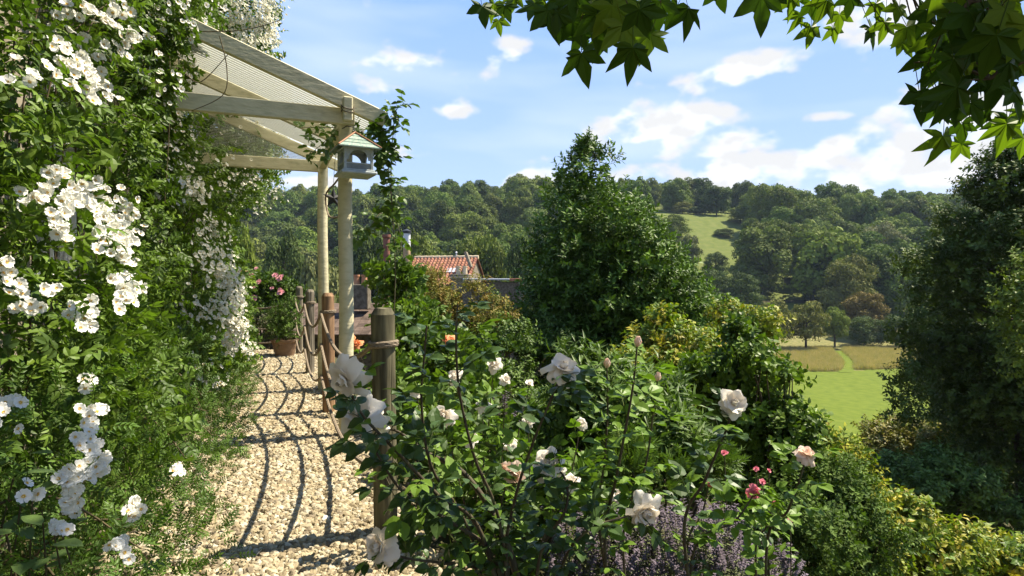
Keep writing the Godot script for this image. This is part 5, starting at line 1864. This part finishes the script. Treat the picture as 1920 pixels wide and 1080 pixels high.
func build_front_roses() -> void:
	var cream := paint(0.82, 0.785, 0.71, 0.6, 0.3)
	cream.backlight_enabled = true
	cream.backlight = lin(0.62, 0.58, 0.52)
	var blush := paint(0.80, 0.66, 0.56, 0.6, 0.3)
	blush.backlight_enabled = true
	blush.backlight = lin(0.6, 0.5, 0.45)
	var pink := paint(0.72, 0.22, 0.28, 0.6, 0.3)
	pink.backlight_enabled = true
	pink.backlight = lin(0.5, 0.4, 0.4)
	var peach := paint(0.80, 0.36, 0.17, 0.6, 0.3)
	peach.backlight_enabled = true
	peach.backlight = lin(0.6, 0.5, 0.4)
	var cane := textured(paint(1, 1, 1, 0.7, 0.35), noise_texture(128, 0.04, [[0.0, lin(0.030, 0.022, 0.016)], [0.6, lin(0.075, 0.06, 0.035)], [1.0, lin(0.11, 0.13, 0.05)]], 94), 4.0)
	rng.seed = 510
	var leaf_dark := spray_pinnate(leafy(0.045, 0.095, 0.028, 0.38, 0.5, 0.5), 2, 0.42, 0.31, true, 0.2)
	var leaf_sunlit := spray_pinnate(leafy(0.115, 0.225, 0.032, 0.38, 0.7, 0.45), 2, 0.42, 0.31, true, 0.2)  # lighter copy of the rose leaf, sunlight put into its colour

	# [bush, stem points px/py/d ..., thickness, leaves, sunlit copy?, flower material or null, flower size px, face]
	var bushes := [
		thing("rose_bush", "dark leaved rose bush with creamy white flowers filling the front centre", "rose", on_ground(0.05, 1.95)),
		thing("rose_bush", "tall thin stemmed rose with cream buds right of the large creamy rose", "rose", on_ground(0.42, 2.15)),
		thing("rose_bush", "rose with one round creamy flower standing before the tall leafy shrub", "rose", on_ground(0.70, 2.2)),
		thing("rose_bush", "bright green rose shoot with one apricot-white flower at the far right of the bed", "rose", on_ground(1.02, 2.4)),
	]
	var up := Vector3(0.1, 0.8, 0.5)
	var stems := [
		[0, [[985, 1230, 1.95], [905, 1010, 1.85], [820, 930, 1.75], [745, 850, 1.65], [680, 780, 1.55], [645, 712, 1.5]], 0.008, 26, 0, cream, 50, Vector3(-0.35, -0.25, 0.6)],
		[0, [[985, 1230, 1.95], [930, 1060, 1.9], [850, 985, 1.8], [760, 930, 1.75], [705, 850, 1.7], [672, 775, 1.66]], 0.007, 22, 0, cream, 52, Vector3(-0.2, 0.55, 0.6)],
		[0, [[985, 1230, 1.95], [960, 1050, 1.95], [880, 900, 2.0], [800, 850, 2.05], [745, 810, 2.1], [700, 800, 2.1]], 0.014, 16, 0, cream, 36, Vector3(-0.5, 0.4, 0.5)],
		[0, [[985, 1230, 1.95], [900, 1080, 1.9], [830, 1060, 1.8], [760, 1050, 1.75], [710, 1030, 1.7]], 0.006, 16, 0, cream, 42, Vector3(-0.5, 0.3, 0.6)],
		[0, [[985, 1230, 1.95], [940, 1000, 1.85], [890, 860, 1.8], [862, 740, 1.78], [855, 640, 1.75], [858, 570, 1.75]], 0.006, 20, 0, null, 0, up],
		[0, [[985, 1230, 1.95], [880, 1000, 1.9], [810, 880, 1.85], [790, 760, 1.82], [796, 660, 1.8], [800, 610, 1.8]], 0.006, 18, 0, null, 0, up],
		[0, [[985, 1230, 1.95], [950, 1060, 1.9], [965, 940, 1.8], [1000, 830, 1.72], [1035, 745, 1.68], [1056, 690, 1.66]], 0.006, 20, 0, cream, 40, Vector3(0.15, 0.75, 0.45)],
		[0, [[985, 1230, 1.95], [1010, 1060, 1.9], [1060, 960, 1.85], [1060, 900, 1.85], [1030, 870, 1.85]], 0.006, 18, 0, cream, 36, Vector3(-0.1, 0.5, 0.7)],
		[0, [[985, 1230, 1.95], [1050, 1080, 1.85], [1100, 1000, 1.8], [1180, 970, 1.8], [1212, 962, 1.8]], 0.005, 16, 0, cream, 38, Vector3(0.1, -0.3, 0.7)],
		[0, [[985, 1230, 1.95], [940, 1050, 2.0], [940, 950, 2.1], [958, 890, 2.1]], 0.005, 14, 0, blush, 28, Vector3(-0.1, -0.35, 0.7)],
		[1, [[1120, 1210, 2.15], [1135, 1040, 2.05], [1160, 880, 1.95], [1185, 740, 1.9], [1195, 650, 1.88]], 0.007, 22, 1, blush, 14, Vector3(0.1, 1, 0.2)],
		[1, [[1120, 1210, 2.15], [1125, 1000, 2.1], [1135, 860, 2.1], [1140, 760, 2.1], [1138, 690, 2.1]], 0.005, 16, 1, blush, 13, Vector3(0, 1, 0.3)],
		[1, [[1120, 1210, 2.15], [1170, 1010, 2.15], [1210, 880, 2.1], [1225, 780, 2.1], [1233, 715, 2.1]], 0.005, 14, 1, blush, 12, Vector3(0.1, 1, 0.2)],
		[2, [[1250, 1210, 2.2], [1285, 1020, 2.1], [1325, 900, 2.0], [1362, 810, 1.95], [1378, 757, 1.92]], 0.007, 20, 0, cream, 34, Vector3(0.0, 0.35, 0.8)],
		[2, [[1250, 1210, 2.2], [1300, 1050, 2.15], [1380, 980, 2.1], [1418, 925, 2.1]], 0.005, 14, 1, pink, 17, Vector3(0.1, 0.2, 0.8)],
		[2, [[1250, 1210, 2.2], [1290, 1050, 2.2], [1320, 960, 2.25], [1330, 912, 2.25]], 0.004, 10, 1, pink, 11, Vector3(0.3, 0.5, 0.6)],
		[3, [[1400, 1190, 2.4], [1440, 1040, 2.2], [1480, 960, 2.1], [1504, 895, 2.05], [1514, 852, 2.05]], 0.006, 15, 1, blush, 25, Vector3(0.1, 0.75, 0.5)],
		[3, [[1400, 1190, 2.4], [1420, 1060, 2.3], [1440, 990, 2.25], [1452, 950, 2.25]], 0.004, 11, 1, pink, 11, Vector3(0.2, 0.6, 0.6)],
	]
	var i := 0
	for st in stems:
		rng.seed = 520 + i
		i += 1
		var bush: Node3D = bushes[st[0]]
		var pts := PackedVector3Array()
		for q in st[1]:
			pts.push_back(spot(q[0], q[1], q[2]) - bush.position)
		pts[0] = Vector3(0.02 * (i % 5 - 2), -0.03, 0.02 * (i % 3 - 1))
		var line := bend(pts, 8)
		var s := Shape.new()
		s.tube(line, radii(line.size(), st[2], 0.0025), 7, Color.WHITE)
		# thorns
		for k in range(2, line.size() - 4, 2):
			var o := ball()
			s.leaf(line[k], (o + Vector3.DOWN * 0.3).normalized(), Vector3.UP, 0.014, 0.006, 0.0, 0.1, grey(0.9))
		part(bush, "stem", s.mesh(cane))
		var last := line.size() - 1
		for k in st[3]:
			var t := lerpf(0.16, 0.97, (k + rng.randf()) / st[3])
			var at := line[int(t * last)]
			var g := (line[mini(int(t * last) + 1, last)] - line[maxi(int(t * last) - 1, 0)]).normalized()
			var side := ball()
			side = (side - g * side.dot(g)).normalized()
			var dir := (side + g * 0.4 + Vector3.UP * 0.25).normalized()
			part(bush, "leaf", leaf_sunlit if st[4] == 1 or (k % 5 == 0) else leaf_dark, Transform3D(frame(dir, Vector3.UP + ball() * 0.5, rnd(0.085, 0.13) * (0.8 if t > 0.85 else 1.0)), at))
		if st[5] != null:
			var size: float = st[6] / FOCAL * st[1][st[1].size() - 1][2]
			var end := bush.position + line[last]
			if st[6] < 15:
				rose_bud(bush, end, st[7], size * 1.3, st[5])
			else:
				rose_bloom(bush, end, st[7], size, st[5])

	# a second row of white roses behind, seen between the stems
	rng.seed = 560
	var stem2 := cane
	var row := [
		["rose_bush", "fresh green rose bush with small full white roses behind the front bush", [[926, 684, 19, 3.0], [948, 712, 14, 3.0], [993, 719, 11, 3.1], [852, 706, 18, 2.9], [905, 760, 16, 3.0]], 3.0, cream],
		["rose_bush", "low white rose bush in the shade behind the front stems", [[832, 782, 26, 2.7], [882, 822, 20, 2.7], [955, 832, 18, 2.8], [1070, 906, 22, 2.6], [1160, 932, 18, 2.6], [990, 792, 16, 2.9], [1090, 795, 14, 2.9], [780, 735, 14, 2.8], [1050, 880, 16, 2.7], [700, 850, 10, 2.7]], 2.75, cream],
		["rose_bush", "small bush of clear pink roses under the apricot-white rose", [[1360, 850, 8, 3.2], [1420, 880, 7, 3.2], [1444, 884, 6, 3.2], [1485, 977, 7, 3.0], [1415, 915, 10, 3.1], [1432, 905, 8, 3.1]], 3.15, pink],
		["rose_bush", "peach flowered rose behind the front pergola post", [[668, 645, 13, 5.6], [660, 632, 9, 5.6], [845, 640, 15, 5.2], [835, 635, 9, 5.2]], 5.4, peach],
	]
	for r in row:
		var c: Array = r[2]
		var mx := 0.0
		for q in c:
			mx += (q[0] - 960.0) / FOCAL * q[3] / c.size()
		var bush := thing(r[0], r[1], "rose", on_ground(mx, r[3]))
		var blobs := []
		var n := 0
		for q in c:
			var p := spot(q[0], q[1], q[3]) - bush.position
			var s := Shape.new()
			var foot := Vector3(p.x * 0.35, -0.02, p.z * 0.4)
			var line := bend(PackedVector3Array([foot, foot.lerp(p, 0.5) + ball() * 0.05, p]), 6)
			s.tube(line, radii(line.size(), 0.006, 0.0022), 6, Color.WHITE)
			part(bush, "stem", s.mesh(stem2))
			for k in 9:
				var at := line[2 + k]
				part(bush, "leaf", leaf_sunlit if k % 3 > 0 else leaf_dark, Transform3D(frame(ball() + Vector3.UP * 0.5, Vector3.UP + ball() * 0.5, rnd(0.09, 0.13)), at))
			n += 1
			rose_bloom(bush, bush.position + p, Vector3(rnd(-0.4, 0.4), rnd(0.3, 0.9), 0.6), q[2] / FOCAL * q[3], r[4], 2 if q[2] < 13 else 3)


# --- the branch overhead -----------------------------------------------------------------------------------------------------------------------

# a five-lobed star leaf of unit length hanging along +y from its stalk, facing +z
func star_leaf(m: Material, seed_: int, droop: float) -> ArrayMesh:
	rng.seed = seed_
	var s := Shape.new()
	var heart := Vector3(0, 0.30, 0.0)
	var lobes := [[-2.05, 0.42], [-1.0, 0.60], [0.0, 0.70], [1.0, 0.60], [2.05, 0.42]]
	var rim := []
	for k in lobes.size():
		var a: float = lobes[k][0] + rnd(-0.08, 0.08)
		var l: float = lobes[k][1] * rnd(0.92, 1.06)
		var f := Vector3(sin(a), cos(a), 0)
		var r := Vector3(cos(a), -sin(a), 0)
		var at := func(t: float, w: float) -> Vector3:
			var p := heart + f * l * t + r * w * l
			return p + Vector3(0, 0, -droop * t * t * l - 0.04 * absf(w) * 2.0)
		# valley before the lobe, two shoulder points, tip, two shoulder points
		if k == 0:
			rim.push_back(Vector3(-0.05, 0.20, -0.01))
		rim.push_back(at.call(0.48, -0.225))
		rim.push_back(at.call(0.74, -0.14))
		rim.push_back(at.call(1.0, 0.0))
		rim.push_back(at.call(0.74, 0.14))
		rim.push_back(at.call(0.48, 0.225))
		if k < lobes.size() - 1:
			var v: float = (a + float(lobes[k + 1][0])) * 0.5
			rim.push_back(heart + Vector3(sin(v), cos(v), 0) * 0.34)
		else:
			rim.push_back(Vector3(0.05, 0.20, -0.01))
	var bow := rnd(-0.5, 0.5)
	var cup := rnd(-0.25, 0.35)
	for k in rim.size():
		var e: Vector3 = rim[k] - heart
		rim[k] += Vector3(0, 0, bow * e.x * e.y + cup * e.x * e.x + rnd(-0.02, 0.02))
	for k in rim.size() - 1:
		s.tri(heart, rim[k + 1], rim[k], grey(rnd(0.9, 1.08)))
	# stalk
	s.tube(PackedVector3Array([Vector3(0, -0.45, 0.02), Vector3(0, -0.1, 0.01), Vector3(0, 0.28, 0.004)]), radii(3, 0.011, 0.009), 4, Color(1.2, 0.9, 0.8))
	return s.mesh(m)


func build_overhead() -> void:
	var lit_leaf := leafy(0.125, 0.215, 0.022, 0.42, 0.95, 0.4)  # brighter leaf copy, sunlight put into its colour
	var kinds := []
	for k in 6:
		var shaded_leaf := leafy(0.034 + 0.006 * (k % 3), 0.080 + 0.012 * (k % 3), 0.012, 0.42, 0.65, 0.35)  # darker copy of the same leaf, shade put into its colour
		kinds.push_back([star_leaf(shaded_leaf, 600 + k, 0.05 + 0.13 * k), star_leaf(lit_leaf, 610 + k, 0.05 + 0.13 * k)])
	var o := thing("sweetgum_tree", "sweetgum branches with star-shaped leaves hanging into the top right of the view", "tree", on_ground(3.4, 0.2))
	# [px, py, size px, lean of the tip in degrees from straight down, sunlit copy]
	var list := [
		[905, 20, 60, 10, 0], [925, 15, 55, -20, 1], [948, 18, 62, 15, 0], [965, 0, 50, -10, 1], [935, 45, 40, 0, 0],
		[1000, 15, 70, -15, 0], [1030, 30, 85, 20, 0], [1055, 10, 90, -5, 0], [1075, 50, 85, 25, 0], [1090, 110, 85, 0, 0], [1085, 75, 75, -25, 0], [1120, 40, 95, 10, 0], [1125, 85, 65, -5, 0], [1150, 20, 100, -20, 0], [1170, 60, 100, 15, 0], [1185, 100, 100, -2, 0], [1200, 30, 105, 25, 0], [1215, 75, 90, -20, 0], [1235, 15, 95, 0, 0], [1265, 20, 80, -25, 0], [1290, 25, 78, 10, 0], [1095, 20, 70, 0, 1], [1110, 60, 60, 35, 0], [1140, 5, 80, 30, 0], [1010, 0, 60, 30, 1],
		[1345, -10, 60, 15, 0], [1425, 5, 105, 5, 0], [1440, -15, 80, -30, 0], [1480, 5, 60, 15, 1], [1495, 35, 55, -15, 1], [1518, 60, 62, 10, 0], [1545, 10, 60, -20, 1], [1570, 35, 62, 0, 1], [1560, 60, 48, 25, 1], [1520, 15, 60, 20, 0], [1590, 5, 62, -10, 0],
		[1640, 15, 60, 20, 1], [1655, 50, 64, 0, 1], [1630, 60, 55, 30, 0], [1680, 20, 70, -15, 1], [1700, 60, 75, 20, 1], [1690, 85, 60, 35, 1], [1730, 30, 90, -5, 0], [1750, 70, 100, 15, 0], [1770, 110, 95, -20, 0], [1740, 110, 75, 25, 0], [1790, 40, 105, 10, 0], [1815, 90, 100, -15, 0], [1760, 140, 70, 30, 0], [1785, 130, 60, -5, 1], [1840, 30, 110, 20, 0], [1860, 80, 110, -10, 0], [1880, 30, 105, 5, 0], [1890, 110, 100, 25, 0], [1915, 60, 110, -20, 0], [1830, 140, 95, 10, 0], [1865, 160, 95, -15, 0], [1900, 180, 95, 15, 0], [1760, 190, 75, 15, 0], [1790, 190, 80, -10, 0], [1820, 200, 85, 25, 0], [1850, 215, 80, 0, 0], [1885, 230, 70, -20, 0], [1755, 205, 60, 30, 0], [1800, 240, 62, 10, 0], [1765, 265, 90, 5, 0], [1795, 275, 60, -25, 1], [1885, 240, 75, -5, 1], [1910, 215, 60, 10, 1], [1915, 265, 50, 0, 0], [1780, 160, 80, 0, 0],
	]
	rng.seed = 619
	for k in 24:
		list.push_back([rnd(1710, 1940), rnd(-30, 190), rnd(80, 105), rnd(-35, 35), 0])
	for k in 8:
		list.push_back([rnd(1010, 1250), rnd(-30, 45), rnd(75, 95), rnd(-35, 35), 0])
	rng.seed = 620
	var joints := []
	for q in list:
		var d: float = 0.132 * FOCAL / q[2] * rnd(0.92, 1.08)
		var p := spot(q[0], q[1], d)
		var a := deg_to_rad(q[3])
		var dir := Vector3(sin(a), -cos(a), rnd(-0.35, 0.35)).normalized()
		var out := (Vector3(0, 0.3, 1) + ball() * 0.55).normalized()
		var b := frame(dir, out, 0.134 * rnd(0.78, 1.08))
		var at := p - b.y * 0.4 - o.position
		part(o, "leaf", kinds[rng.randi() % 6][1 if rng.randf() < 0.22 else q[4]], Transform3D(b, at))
		joints.push_back(at - b.y * 0.42)
	# twigs joining the stalks to the branches above
	var arms := [[[1120, -60, 1.45], [1180, -130, 1.5], [1400, -260, 1.6]], [[945, -60, 2.2], [1050, -150, 2.1], [1400, -260, 1.6]], [[1440, -60, 1.5], [1520, -160, 1.6], [1700, -260, 1.7]], [[1560, -60, 2.3], [1600, -160, 2.1], [1700, -260, 1.7]], [[1680, -50, 2.1], [1780, -140, 1.8], [1950, -260, 1.6]], [[1800, 20, 1.45], [1900, -80, 1.4], [2100, -250, 1.4]], [[1850, 150, 1.6], [1960, 60, 1.5], [2100, -250, 1.4]]]
	var ends := []
	for k in arms.size():
		var pts := PackedVector3Array()
		for q in arms[k]:
			pts.push_back(spot(q[0], q[1], q[2]) - o.position)
		pts.push_back(pts[2].lerp(Vector3(0, 3.2, 0), 0.5) + Vector3(0, 0.25, 0))
		pts.push_back(Vector3(0, 3.0, 0))
		var line := bend(pts, 5)
		var s := Shape.new()
		s.tube(line, radii(line.size(), 0.004, 0.05), 7, Color.WHITE)
		part(o, "branch", s.mesh(bark))
		for q in line.slice(0, 14):
			ends.push_back(q)
	var s := Shape.new()
	for j in joints:
		var best: Vector3 = ends[0]
		for e in ends:
			if j.distance_squared_to(e) < j.distance_squared_to(best):
				best = e
		s.tube(PackedVector3Array([j, j.lerp(best, 0.5) + Vector3(0, 0.03, 0), best]), radii(3, 0.0018, 0.003), 4, grey(1.2))
	part(o, "twigs", s.mesh(bark))
	# unseen rest of the crown, added and trimmed to shade the hanging leaves
	rng.seed = 630
	var where := []
	var tint := PackedColorArray()
	while where.size() < 4200:
		var q := Vector3(rnd(0.1, 4.2), rnd(2.0, 5.2), -rnd(-0.6, 3.4))
		var e := (q - Vector3(2.1, 3.6, -1.4)) / Vector3(2.0, 1.6, 2.0)
		var py := LEVEL - (q.y - EYE) / maxf(0.2, -q.z) * FOCAL
		var px := 960.0 + q.x / maxf(0.2, -q.z) * FOCAL
		if e.length_squared() > 1.0 or -q.z > 1.2 + 0.3 * q.y or (py > -90.0 and px < 2000.0 and -q.z > 0.0):
			continue
		where.push_back(Transform3D(frame(Vector3.DOWN + ball() * 0.6, ball() + Vector3.UP, 0.13), q - o.position))
		tint.push_back(grey(rnd(0.85, 1.15)))
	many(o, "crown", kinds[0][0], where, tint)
	part(o, "trunk", trunk_mesh(bark, 4.6, 0.13, 632, 7))


func build_details() -> void:
	# climbing shoot beside the bird table
	var cane := paint(0.10, 0.085, 0.045, 0.7)
	rng.seed = 700
	var lf := leafy(0.075, 0.15, 0.03, 0.4, 0.6, 0.5)
	var leaf := spray_pinnate(lf, 2, 0.42, 0.31, true, 0.2)
	var o := thing("climbing_rose", "slender rose shoots climbing past the bird table from behind the nearest post", "rose", on_ground(-1.05, 5.0))
	for st in [[[[742, 700, 5.0], [740, 560, 5.0], [738, 430, 4.9], [730, 330, 4.85], [722, 270, 4.8], [700, 235, 4.75]], 46], [[[738, 430, 4.9], [735, 380, 4.9], [734, 310, 4.85], [738, 250, 4.8], [742, 212, 4.8], [758, 195, 4.8]], 34], [[[740, 500, 4.97], [752, 470, 5.1], [745, 420, 5.1], [715, 400, 5.0], [690, 430, 4.9], [668, 420, 4.9]], 26], [[[722, 270, 4.8], [700, 260, 4.78], [660, 243, 4.9], [610, 240, 5.2], [560, 240, 5.4]], 34], [[[724, 285, 4.82], [690, 280, 4.9], [640, 250, 5.1], [600, 275, 5.3], [575, 300, 5.4]], 28]]:
		var pts := PackedVector3Array()
		for q in st[0]:
			pts.push_back(spot(q[0], q[1], q[2]) - o.position)
		if st[1] == 46:
			pts[0] = Vector3(0, -0.05, 0)
		var line := bend(pts, 8)
		var s := Shape.new()
		s.tube(line, radii(line.size(), 0.005, 0.002), 6, Color.WHITE)
		part(o, "stem", s.mesh(cane))
		var last := line.size() - 1
		for k in st[1]:
			var t := lerpf(0.35 if st[1] == 46 else 0.1, 1.0, (k + rng.randf()) / st[1])
			part(o, "leaf", leaf, Transform3D(frame(ball() + Vector3(0, -0.2, 0), Vector3.UP + ball() * 0.6, rnd(0.10, 0.16)), line[mini(last, int(t * last))]))
	# fallen petals on the gravel
	var p := petal_mesh(white_petal, 0.2, 1.0, 710)
	for c in [[375, 1060, "white petal on the gravel near the left end of the post shadow"], [392, 1072, "white petal on the gravel at the very bottom edge of the path"], [476, 1056, "white petal lying in the shadow of the nearest rope post"], [340, 1040, "white petal on the gravel beside the feathery shrub"], [610, 990, "white petal on sunlit gravel left of the lowest front rose"]]:
		var d: float = EYE * FOCAL / (c[1] - LEVEL)
		var q := part(self, "fallen_petal", p, Transform3D(Basis.from_euler(Vector3(-1.4, c[0], 0)).scaled_local(Vector3.ONE * 0.03), spot(c[0], c[1], d) + Vector3(0, 0.03, 0)))
		mark(q, c[2], "petal", "fallen petals on the path")
